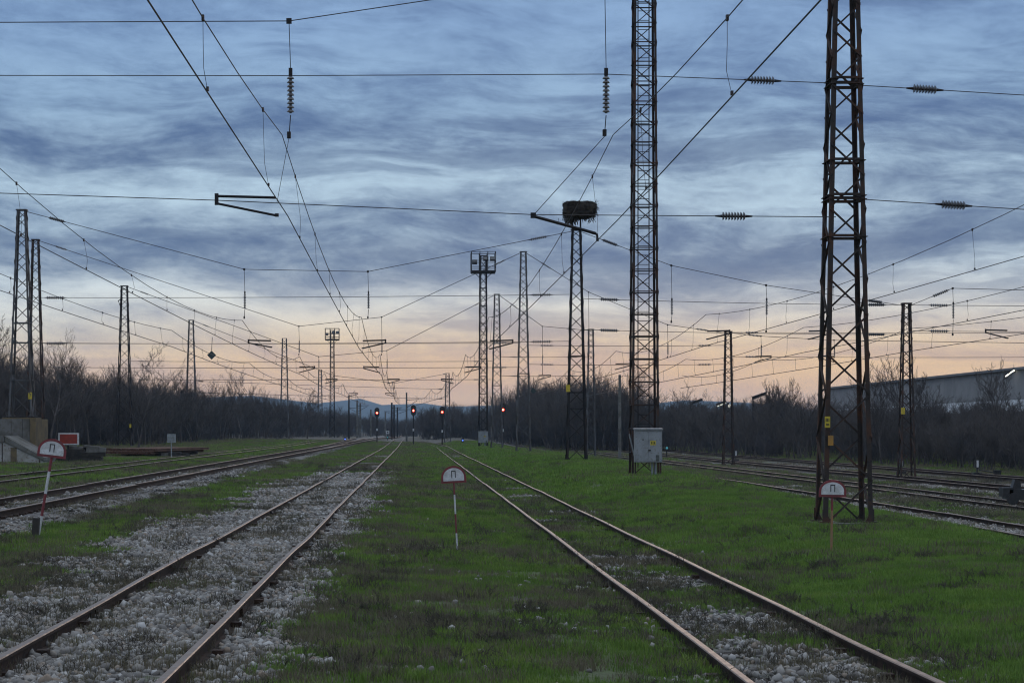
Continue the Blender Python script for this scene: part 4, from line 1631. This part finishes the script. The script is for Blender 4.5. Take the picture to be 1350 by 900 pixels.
MB().prism([(-.75, -.38), (.35, .40), (.45, .30), (-.65, -.48)], (-.5, -.1, -.05), (1, 0, 0), (0, 0, 1), .14).build('lamp', M['white_lamp'], wl)

# ------------------------------------------------------------------ bare trees and thickets


def grow(seed, h, spread=.9, lev=4, trunk_r=.12, kids=(5, 5, 4, 3), twig_r=.008, lean=.05, multi=1, start=.3, up=.25):
    """returns (trunk segments, crown segments): each (p0, p1, r0, r1)"""
    rnd = random.Random(seed)
    trunk, crown = [], []

    def branch(p, d, ln, r, level):
        n = 5 if level == 0 else (4 if level == 1 else 3)
        pts = [p.copy()]
        q = p.copy()
        dd = d.copy()
        for i in range(n):
            dd = (dd + Vector((rnd.gauss(0, .13 + .05 * level), rnd.gauss(0, .13 + .05 * level), rnd.gauss(.05 if level else .0, .08) + (up * .25 if level else 0)))).normalized()
            q = q + dd * (ln / n)
            pts.append(q.copy())
        for i in range(n):
            r0 = max(twig_r, r * (1 - .8 * i / n))
            r1 = max(twig_r * .7, r * (1 - .8 * (i + 1) / n))
            (trunk if level == 0 else crown).append((pts[i], pts[i + 1], r0, r1))
        if level < lev:
            k = kids[min(level, len(kids) - 1)]
            k = k + rnd.randint(-1, 1) if k > 2 else k
            for j in range(k):
                t = start + (1 - start) * (j + rnd.random()) / k if level == 0 else .2 + .8 * (j + rnd.random()) / k
                t = min(t, .999)
                i = int(t * n)
                pp = pts[i].lerp(pts[i + 1], t * n - i)
                base = (pts[i + 1] - pts[i]).normalized()
                a = rnd.uniform(0, 2 * math.pi)
                side = base.orthogonal().normalized()
                side = Quaternion(base, a) @ side
                ang = rnd.uniform(.45, .95) * spread
                nd_ = (base * math.cos(ang) + side * math.sin(ang)).normalized()
                nd_.z = nd_.z * .8 + up * .3
                nd_.normalize()
                branch(pp, nd_, ln * rnd.uniform(.38, .62) * (1.1 - .4 * t if level == 0 else 1), max(twig_r, r * (1 - .8 * t) * .6), level + 1)

    for m_ in range(multi):
        a = rnd.uniform(0, 6.28)
        ln = h * rnd.uniform(.75, 1.0) * .8
        sp_ = (.0 if multi == 1 else rnd.uniform(.1, .42))
        branch(Vector((rnd.gauss(0, .12 * (multi > 1)), rnd.gauss(0, .12 * (multi > 1)), -.1)), Vector((math.cos(a) * (lean + sp_), math.sin(a) * (lean + sp_), 1)).normalized(), ln, trunk_r * rnd.uniform(.7, 1.1), 0)
    return trunk, crown


def seg_arrays(segs, sides=3):
    vs, fs = [], []
    for p0, p1, r0, r1 in segs:
        d = (p1 - p0)
        if d.length < 1e-5:
            continue
        d.normalize()
        a = d.orthogonal().normalized()
        b_ = d.cross(a)
        k = len(vs)
        for p, r in ((p0, r0), (p1, r1)):
            for i in range(sides):
                t = 2 * math.pi * i / sides
                v = p + (a * math.cos(t) + b_ * math.sin(t)) * r
                vs.append((v.x, v.y, v.z))
        for i in range(sides):
            fs.append((k + i, k + (i + 1) % sides, k + sides + (i + 1) % sides, k + sides + i))
    return vs, fs


def seg_mesh(name, segs, m, sides=3):
    vs, fs = seg_arrays(segs, sides)
    return np_mesh(name, vs, fs, m)


def proto(meshname, segs, m, h=None):
    if h:
        k = h / max(q[1].z for q in segs)
        segs = [(a * k, b * k, c, d) for a, b, c, d in segs]
    me = seg_mesh(meshname, segs, m)
    o = bpy.data.objects.new(meshname, me)
    return o


def scatter(name, label, cat, pts, rot, scl, protos, idx, kind='stuff'):
    """one object of uncountable stuff: prototypes instanced on points"""
    pts = np.asarray(pts, np.float32)
    me = bpy.data.meshes.new(name)
    me.vertices.add(len(pts))
    me.vertices.foreach_set('co', pts.ravel())
    a_ = me.attributes.new('rot', 'FLOAT_VECTOR', 'POINT')
    a_.data.foreach_set('vector', np.asarray(rot, np.float32).ravel())
    a_ = me.attributes.new('scl', 'FLOAT_VECTOR', 'POINT')
    a_.data.foreach_set('vector', np.asarray(scl, np.float32).ravel())
    a_ = me.attributes.new('pick', 'INT', 'POINT')
    a_.data.foreach_set('value', np.asarray(idx, np.int32))
    o = link(name, me)
    c = bpy.data.collections.new(name + '_kinds')
    for i, p in enumerate(protos):
        if p.name not in c.objects:
            c.objects.link(p)
    gn = bpy.data.node_groups.new(name + '_scatter', 'GeometryNodeTree')
    gn.interface.new_socket('Geometry', in_out='INPUT', socket_type='NodeSocketGeometry')
    gn.interface.new_socket('Geometry', in_out='OUTPUT', socket_type='NodeSocketGeometry')
    gi, gout = gn.nodes.new('NodeGroupInput'), gn.nodes.new('NodeGroupOutput')
    iop = gn.nodes.new('GeometryNodeInstanceOnPoints')
    ci = gn.nodes.new('GeometryNodeCollectionInfo')
    ci.inputs['Collection'].default_value = c
    ci.inputs['Separate Children'].default_value = True
    ci.inputs['Reset Children'].default_value = True

    def na(nm, ty):
        n = gn.nodes.new('GeometryNodeInputNamedAttribute')
        n.data_type = ty
        n.inputs['Name'].default_value = nm
        return n.outputs[0]
    gn.links.new(gi.outputs[0], iop.inputs['Points'])
    gn.links.new(ci.outputs[0], iop.inputs['Instance'])
    iop.inputs['Pick Instance'].default_value = True
    gn.links.new(na('pick', 'INT'), iop.inputs['Instance Index'])
    gn.links.new(na('rot', 'FLOAT_VECTOR'), iop.inputs['Rotation'])
    gn.links.new(na('scl', 'FLOAT_VECTOR'), iop.inputs['Scale'])
    gn.links.new(iop.outputs[0], gout.inputs[0])
    md = o.modifiers.new('scatter', 'NODES')
    md.node_group = gn
    tag(o, label, cat, None, kind)
    return o


def zrot(n):
    r = np.zeros((n, 3))
    r[:, 2] = RNG.random(n) * 2 * np.pi
    return r


def uscl(s):
    return np.repeat(np.asarray(s)[:, None], 3, 1)


shrubs = []
for i in range(6):
    a_, b_ = grow(100 + i, 4.6, 1.0, 3, .045, (7, 6, 4), .011, .1, 5, .12, .2)
    shrubs.append(proto('shrub_kind', a_ + b_, M['twig'], 4.6))
tallp = []
for i in range(5):
    a_, b_ = grow(200 + i, 8.5, .75, 3, .085, (10, 7, 5), .011, .05, 1 + (i % 2), .3, .45)
    tallp.append(proto('sapling_kind', a_ + b_, M['bark'], 8.5))
kinds = shrubs + tallp


def thicket(name, label, rects, seed):
    """rects: (x0,x1,y0,y1,count,hmin,hmax,share of tall)"""
    rr = np.random.default_rng(seed)
    P, S, I = [], [], []
    for x0, x1, y0, y1, n, h0, h1, tall in rects:
        xs_ = rr.uniform(x0, x1, n)
        ys_ = rr.uniform(y0, y1, n)
        for x, y in zip(xs_, ys_):
            tl = rr.random() < tall
            hh_ = h0 + (h1 - h0) * rr.random() * (.75 + .5 * vnoise(x, y, 9, seed).item())
            if tl:
                I.append(6 + rr.integers(0, 5))
                s = hh_ * rr.uniform(.95, 1.3) / 8.5
                S.append((s, s, s))
            else:
                I.append(rr.integers(0, 6))
                s = hh_ * rr.uniform(.6, 1.0) / 4.6
                S.append((s * 1.1, s * 1.1, s))
            P.append((x, y, float(gz_smooth(x, y)) - .05))
    n = len(P)
    return scatter(name, label, 'thicket', P, zrot(n), S, kinds, I)


thicket('left_thicket'.replace('left_', ''), 'dense dark bare thicket along the left side behind the lattice towers',
        [(-44, -30, 130, 200, 300, 3.2, 5.4, .22), (-40, -26, 190, 300, 360, 3.2, 5.2, .16), (-36, -20, 290, 400, 260, 3.0, 5.0, .10), (-30, -14, 390, 470, 160, 2.6, 4.2, .04),
         (-75, -44, 140, 260, 240, 4.5, 7.0, .4)], 11)
thicket('thicket', 'dense dark bare thicket along the right side behind the yard tracks',
        [(36, 44, 100, 170, 420, 1.7, 2.9, .03), (42, 58, 150, 240, 420, 2.2, 3.2, .04), (30, 44, 175, 240, 220, 2.6, 3.9, .08), (28, 52, 240, 330, 330, 3.0, 4.2, .10), (17, 30, 240, 330, 320, 4.0, 6.0, .14), (15, 24, 300, 400, 150, 4.5, 6.5, .1),
         (44, 68, 100, 165, 320, 1.7, 2.7, .02)], 12)
thicket('thicket', 'bare thicket closing the far end of the line behind the red signals',
        [(1.5, 14, 400, 470, 220, 2.6, 4.7, .03), (-14, 2, 560, 640, 260, 2.2, 3.6, .0), (-30, -9, 470, 560, 150, 2.6, 4.0, .03), (12, 40, 400, 500, 160, 3.5, 5.5, .05)], 13)

# standout bare trees, each a thing with trunk and crown


def bare_tree(label, px, d, top, seed, spread=.9, m='bark', lev=4, kids=(8, 6, 4, 3), multi=1, start=.25, up=.3, tr=.14, x=None, twig=.012):
    x = X(px, d) if x is None else x
    z = gzf(x, d)
    h = Z(top, d) - z
    a_, b_ = grow(seed, h, spread, lev, tr, kids, twig, .06, multi, start, up)
    mz = max(s_[1].z for s_ in a_ + b_)
    k = h / mz
    root = thing('bare_tree', label, 'tree', (x, d, z), 'bare trees standing out of the thickets')
    root.scale = (k, k, k)
    link('trunk', seg_mesh('trunk', a_, M[m], 5), root)
    link('crown', seg_mesh('crown', b_, M[m]), root)
    return root


bare_tree('bare spreading tree at left between the block towers and the thicket tower', 118, 165, 442, 301, 1.05)
bare_tree('bare tree with arching limbs just right of the left thicket tower', 182, 170, 450, 302, 1.1)
bare_tree('bare tree rising beside the two towers at the left edge', 66, 160, 428, 303, .95, tr=.12)
bare_tree('bare leaning tree at the very left edge behind the block tower', 2, 158, 395, 304, .9)
bare_tree('bare round-topped tree left of the grey lattice tower behind the diamond plate', 212, 215, 487, 305, 1.0)
bare_tree('thin bare tree right of the grey lattice tower in the left thicket', 318, 290, 478, 306, .8, up=.5)
bare_tree('bare tree left of the smaller floodlight mast in the left thicket', 405, 330, 510, 307, .95)
bare_tree('tall feathery bare tree behind the near floodlight mast', 820, 255, 470, 308, .55, up=.75, kids=(11, 7, 4, 3), multi=3, start=.2)
bare_tree('bare tree just right of the near floodlight mast', 893, 235, 500, 309, .8, up=.5)
bare_tree('bare tree midway between the near mast and the rusty yard tower', 920, 240, 512, 310, .8, up=.45)
bare_tree('tall feathery bare tree left of the near lattice tower', 1032, 200, 496, 311, .55, up=.7, kids=(11, 7, 4, 3), multi=3, start=.15)
bare_tree('bare tree behind the left legs of the near lattice tower', 1062, 190, 515, 312, .7, up=.5)
bare_tree('bare tree in front of the warehouse left of the warehouse tower', 1163, 150, 482, 313, .7, 'bark_pale', up=.5, multi=2, tr=.10)
bare_tree('bare tree in front of the warehouse right of the warehouse tower', 1222, 150, 468, 314, .7, 'bark_pale', up=.55, multi=2, tr=.10)
bare_tree('bare tree topping the warehouse roof at the right edge', 1338, 140, 466, 315, .75, 'bark_pale', up=.5, multi=2, tr=.10)
bare_tree('dark bushy bare tree right of the third lattice tower', 722, 270, 515, 316, 1.0, kids=(10, 8, 4, 3), multi=3, start=.1)
bare_tree('dark bushy bare tree left of the stork nest tower foot', 700, 285, 525, 317, 1.0, kids=(10, 8, 4, 3), multi=3, start=.1)
bare_tree('round dark bare tree behind the third red signal', 575, 410, 545, 318, 1.0, kids=(10, 8, 4, 3), multi=3, start=.1, twig=.02)
bare_tree('round dark bare tree right of the short far lattice tower', 607, 420, 546, 319, 1.0, kids=(10, 8, 4, 3), multi=3, start=.1, twig=.02)
bare_tree('pale bent bare sapling at the thicket foot left of the near tower', 1052, 205, 558, 320, 1.1, 'bark_pale', multi=4, start=.1, tr=.05, lev=3)
bare_tree('pale fallen-looking bare bush below the unlit lamp post', 1003, 205, 566, 321, 1.35, 'bark_pale', multi=5, start=.1, tr=.05, lev=3, up=-.1)

# ------------------------------------------------------------------ ballast stones and grass


def ico():
    import bmesh
    bm = bmesh.new()
    bmesh.ops.create_icosphere(bm, subdivisions=1, radius=1.0)
    v = np.array([p.co[:] for p in bm.verts])
    f = np.array([[p.index for p in q.verts] for q in bm.faces])
    bm.free()
    return v, f


IV, IF = ico()


def stone_geo(rr, s):
    ax = np.array([1.0, rr.uniform(.6, .95), rr.uniform(.45, .75)]) * s
    v = IV * rr.uniform(.56, 1.26, (len(IV), 1)) * ax
    q = Quaternion((rr.normal(), rr.normal(), rr.normal(), rr.normal()))
    m_ = np.array(q.normalized().to_matrix())
    return v @ m_.T


def stone_patch(seed, n, rad, s0, s1, sink=.35):
    rr = np.random.default_rng(seed)
    V, Fc, T = [], [], []
    k = 0
    for i in range(n):
        v = stone_geo(rr, rr.uniform(s0, s1) * (1.35 if rr.random() < .12 else 1))
        a, r_ = rr.random() * 6.283, rad * math.sqrt(rr.random())
        v = v + np.array([math.cos(a) * r_, math.sin(a) * r_, rr.uniform(-sink, .6) * s0])
        V.append(v)
        Fc.append(IF + k)
        T += [rr.random()] * len(IV)
        k += len(IV)
    me = np_mesh('stone_patch', np.concatenate(V), np.concatenate(Fc), M['ballast_stone'])
    a_ = me.attributes.new('tint', 'FLOAT', 'POINT')
    a_.data.foreach_set('value', np.array(T, np.float32))
    return bpy.data.objects.new('stone_patch', me)


patches = [stone_patch(400 + i, 25, .31, .022, .049) for i in range(6)]
singles = [stone_patch(420 + i, 1, .0, .034, .052, .2) for i in range(5)]


def in_view(x, y, pad=1.5):
    return (x > (-VX) / F * y - pad) & (x < (1350 - VX) / F * y + pad)


def clear_rails(x, y, w=.085):
    ok = np.ones(len(x), bool)
    for c in (XA, XB, XC, XE):
        for s in (-1, 1):
            ok &= np.abs(x - (c + s * .7525)) > w
    return ok


def sample(y0, y1, dens, fn, seed):
    """random points in view between y0 and y1, kept with probability fn"""
    rr = np.random.default_rng(seed)
    x0, x1 = -VX / F * y1 - 2, (1350 - VX) / F * y1 + 2
    n = int((x1 - x0) * (y1 - y0) * dens)
    x, y = rr.uniform(x0, x1, n), rr.uniform(y0, y1, n)
    k = in_view(x, y)
    x, y = x[k], y[k]
    k = rr.random(len(x)) < fn(x, y)
    return x[k], y[k]


def gprob(x, y):
    m = gravel_mask(x, y)
    return .9 * sstep(.40, .72, m + (vnoise(x, y, .45, 71) - .5) * .7) * np.where(np.abs(x - XC) < 2.6, .12, np.where(np.abs(x - XB) < 1.8, .5, 1))


X1, Y1 = sample(12, 42, 15, gprob, 1)
X2, Y2 = sample(42, 95, 7, gprob, 2)
px_, py_ = np.concatenate([X1, X2]), np.concatenate([Y1, Y2])
k = clear_rails(px_, py_, .30) | (np.abs(np.abs(px_ - XA) - .7525) < .30) & False
# patches whose middle is too near a rail are pushed away from it
for c in (XA, XB, XC, XE):
    for s in (-1, 1):
        rx = c + s * .7525
        dd_ = px_ - rx
        near_ = np.abs(dd_) < .36
        px_ = np.where(near_, rx + np.sign(dd_) * .37, px_)
for c, k_ in ((XA, 4), (XB, 3)):
    on = np.abs(px_ - c) < 1.0
    ph = ((py_ - 9.3) / .65) % k_
    off = np.minimum(ph, k_ - ph) * .65
    keep = ~(on & (off < .27) & (RNG.random(len(px_)) < .8))
    px_, py_ = px_[keep], py_[keep]
n = len(px_)
sc_ = np.where(py_ < 42, 1.0, 1.35) * RNG.uniform(.75, 1.3, n)
scatter('ballast_stones', 'pale broken stone ballast lying along the tracks', 'ballast', np.stack([px_, py_, gz(px_, py_) + .004], 1), zrot(n), uscl(sc_), patches, RNG.integers(0, 6, n))


def sprob(x, y):
    m = gravel_mask(x, y)
    base = .05 + .9 * sstep(.08, .5, m)
    cl_ = sstep(.60, .72, fbm(x, y, 1.6, 3, 81))
    near_b = .5 * np.exp(-((np.abs(x - XB) - 1.1) / .35) ** 2)
    v = np.maximum(base * .8 * (m > .05), cl_ * .30 * (x < 5) + near_b * cl_ * 1.5 + .10 * np.exp(-((x - .2) / 1.3) ** 2) * sstep(.45, .6, fbm(x, y, .9, 3, 83)))
    v = np.where(x > 5.6, np.where(x < 12, .003, v), v)
    return np.clip(v + .004, 0, 1)


X1, Y1 = sample(12, 40, 30, sprob, 3)
X2, Y2 = sample(40, 80, 5, sprob, 4)
px_, py_ = np.concatenate([X1, X2]), np.concatenate([Y1, Y2])
k = clear_rails(px_, py_, .11)
px_, py_ = px_[k], py_[k]
n = len(px_)
scatter('loose_stones', 'single pale stones strewn in the grass beside the tracks', 'stones', np.stack([px_, py_, gz(px_, py_) + .012], 1), RNG.random((n, 3)) * 6.28,
        uscl(RNG.uniform(.55, 1.25, n)), singles, RNG.integers(0, 5, n))


def tuft(seed, n, rad, h0, h1, w, m, lean=.5, droop=.35):
    rr = np.random.default_rng(seed)
    V, Fc, T = [], [], []
    for i in range(n):
        a, r_ = rr.random() * 6.283, rad * math.sqrt(rr.random())
        b0 = np.array([math.cos(a) * r_, math.sin(a) * r_, -.01])
        h = rr.uniform(h0, h1)
        az = rr.random() * 6.283
        ld = np.array([math.cos(az), math.sin(az), 0])
        sd = np.array([-math.sin(az + rr.normal() * .5), math.cos(az), 0]) * w * rr.uniform(.7, 1.3) / 2
        ln = rr.uniform(.1, 1) * lean
        p1 = b0 + np.array([0, 0, h * .55]) + ld * h * ln * .35
        p2 = b0 + np.array([0, 0, h * (1 - droop * ln)]) + ld * h * ln
        k = len(V)
        V += [b0 - sd, b0 + sd, p1 + sd * .75, p1 - sd * .75, p2]
        Fc += [(k, k + 1, k + 2), (k, k + 2, k + 3), (k + 3, k + 2, k + 4)]
        T += [rr.random()] * 5
    me = np_mesh('tuft', np.array(V), np.array(Fc), m)
    a_ = me.attributes.new('tint', 'FLOAT', 'POINT')
    a_.data.foreach_set('value', np.array(T, np.float32))
    return bpy.data.objects.new('tuft', me)


gk = [tuft(500 + i, 110, .22, .03, .085, .007, M['grass_green']) for i in range(5)] + [tuft(510 + i, 70, .10, .06, .14, .007, M['grass_green'], .7) for i in range(3)]
gk += [tuft(515 + i, 110, .22, .03, .09, .008, M['grass_lush']) for i in range(4)]
dk = [tuft(520 + i, 80, .18, .04, .12, .006, M['grass_dry'], .7) for i in range(4)]
wk = []
for i in range(4):
    a_, b_ = grow(540 + i, .26, 1.1, 2, .004, (5, 4), .0022, .3, 7, .15, .1)
    wk.append(proto('weed_kind', a_ + b_, M['weed_dark']))
wk += [tuft(550 + i, 60, .15, .05, .16, .008, M['weed_dark'], .9) for i in range(3)]


def gr_prob(x, y):
    m = gravel_mask(x, y)
    d_ = dry_mask(x, y)
    v = (1 - sstep(.22, .52, m)) * (1 - .8 * d_)
    v = v * (.25 + .75 * sstep(.28, .5, fbm(x, y, 1.9, 3, 91)))
    return np.where((x > 4.9) & (x < 12.4), np.maximum(v, .85 * (1 - .6 * d_)), v)


def dr_prob(x, y):
    m = gravel_mask(x, y)
    d_ = dry_mask(x, y)
    return (1 - .9 * sstep(.3, .6, m)) * (.10 + .9 * d_) + .06 + .4 * sstep(.56, .66, fbm(x, y, 1.4, 3, 93)) * (m > .2)


def we_prob(x, y):
    m = gravel_mask(x, y)
    c_ = sstep(.55, .68, fbm(x, y, 1.3, 3, 95))
    v = (.05 + .95 * c_) * (1 - .4 * sstep(.5, .7, m))
    v = np.maximum(v, .75 * sstep(.15, .28, m) * (1 - sstep(.45, .6, m)))
    for c in (XA, XB):
        v = np.maximum(v, .8 * np.exp(-((np.abs(x - c) - 1.0) / .35) ** 2) * sstep(.42, .6, fbm(x, y, 2.0, 3, 97)))
        v = np.maximum(v, .6 * np.exp(-((x - c) / .7) ** 2) * sstep(.42 if c == XB else .5, .6, fbm(x, y, 1.1, 3, 98)))
    return np.where((x > 5.2) & (x < 12.4), v * .55, v)


def plants(name, label, fn, zones, kinds_, pick, seed, s0=.8, s1=1.25):
    P, Q, S, I = [], [], [], []
    for j, (y0, y1, dens, grow_) in enumerate(zones):
        x, y = sample(y0, y1, dens, fn, seed + j)
        k = clear_rails(x, y, .10)
        x, y = x[k], y[k]
        P.append(np.stack([x, y, gz(x, y)], 1))
        n = len(x)
        s = RNG.uniform(s0, s1, n) * grow_
        S.append(np.stack([s, s, s * RNG.uniform(.7, 1.25, n) / (grow_ ** .5)], 1))
        I.append(pick(n) if name != 'grass' else np.where((x > 4.9) & (x < 12.4) & (RNG.random(n) < .8), RNG.integers(8, 12, n), pick(n)))
    P, S, I = np.concatenate(P), np.concatenate(S), np.concatenate(I)
    return scatter(name, label, 'grass', P, zrot(len(P)), S, kinds_, I)


plants('grass', 'short green grass over the strips and the bank between the tracks', gr_prob, [(12, 30, 46, 1.0), (30, 60, 22, 1.35), (60, 130, 7, 2.2), (130, 300, 1.6, 3.6)], gk,
       lambda n: np.where(RNG.random(n) < .93, RNG.integers(0, 5, n), RNG.integers(5, 8, n)), 600)
plants('dry_grass', 'faded brown dead grass in patches among the green', dr_prob, [(12, 30, 22, 1.0), (30, 60, 9, 1.4), (60, 130, 3, 2.3), (130, 300, .8, 3.6)], dk, lambda n: RNG.integers(0, 4, n), 620)
plants('weeds', 'low dark leafless weeds along the rails and in the ballast', we_prob, [(12, 30, 9, 1.0), (30, 60, 3.5, 1.35), (60, 110, 1, 2.0)], wk, lambda n: RNG.integers(0, 7, n), 640)

# ------------------------------------------------------------------ haze
hz_ = MB().box((0, 3225, 63), (14300, 7850, 134)).build('haze', [])
hm = bpy.data.materials.new('haze')
hm.use_nodes = True
ht = hm.node_tree
ht.nodes.clear()
pv = nd(ht, 'ShaderNodeVolumePrincipled')
pv.inputs['Color'].default_value = (.52, .74, 1.0, 1)
pv.inputs['Density'].default_value = 1e-4
ho_ = nd(ht, 'ShaderNodeOutputMaterial')
lk(ht, pv.outputs[0], ho_.inputs['Volume'])
hz_.data.materials.append(hm)
hz_['kind'] = 'stuff'
hz_['label'] = 'thin blue evening haze over the whole yard'
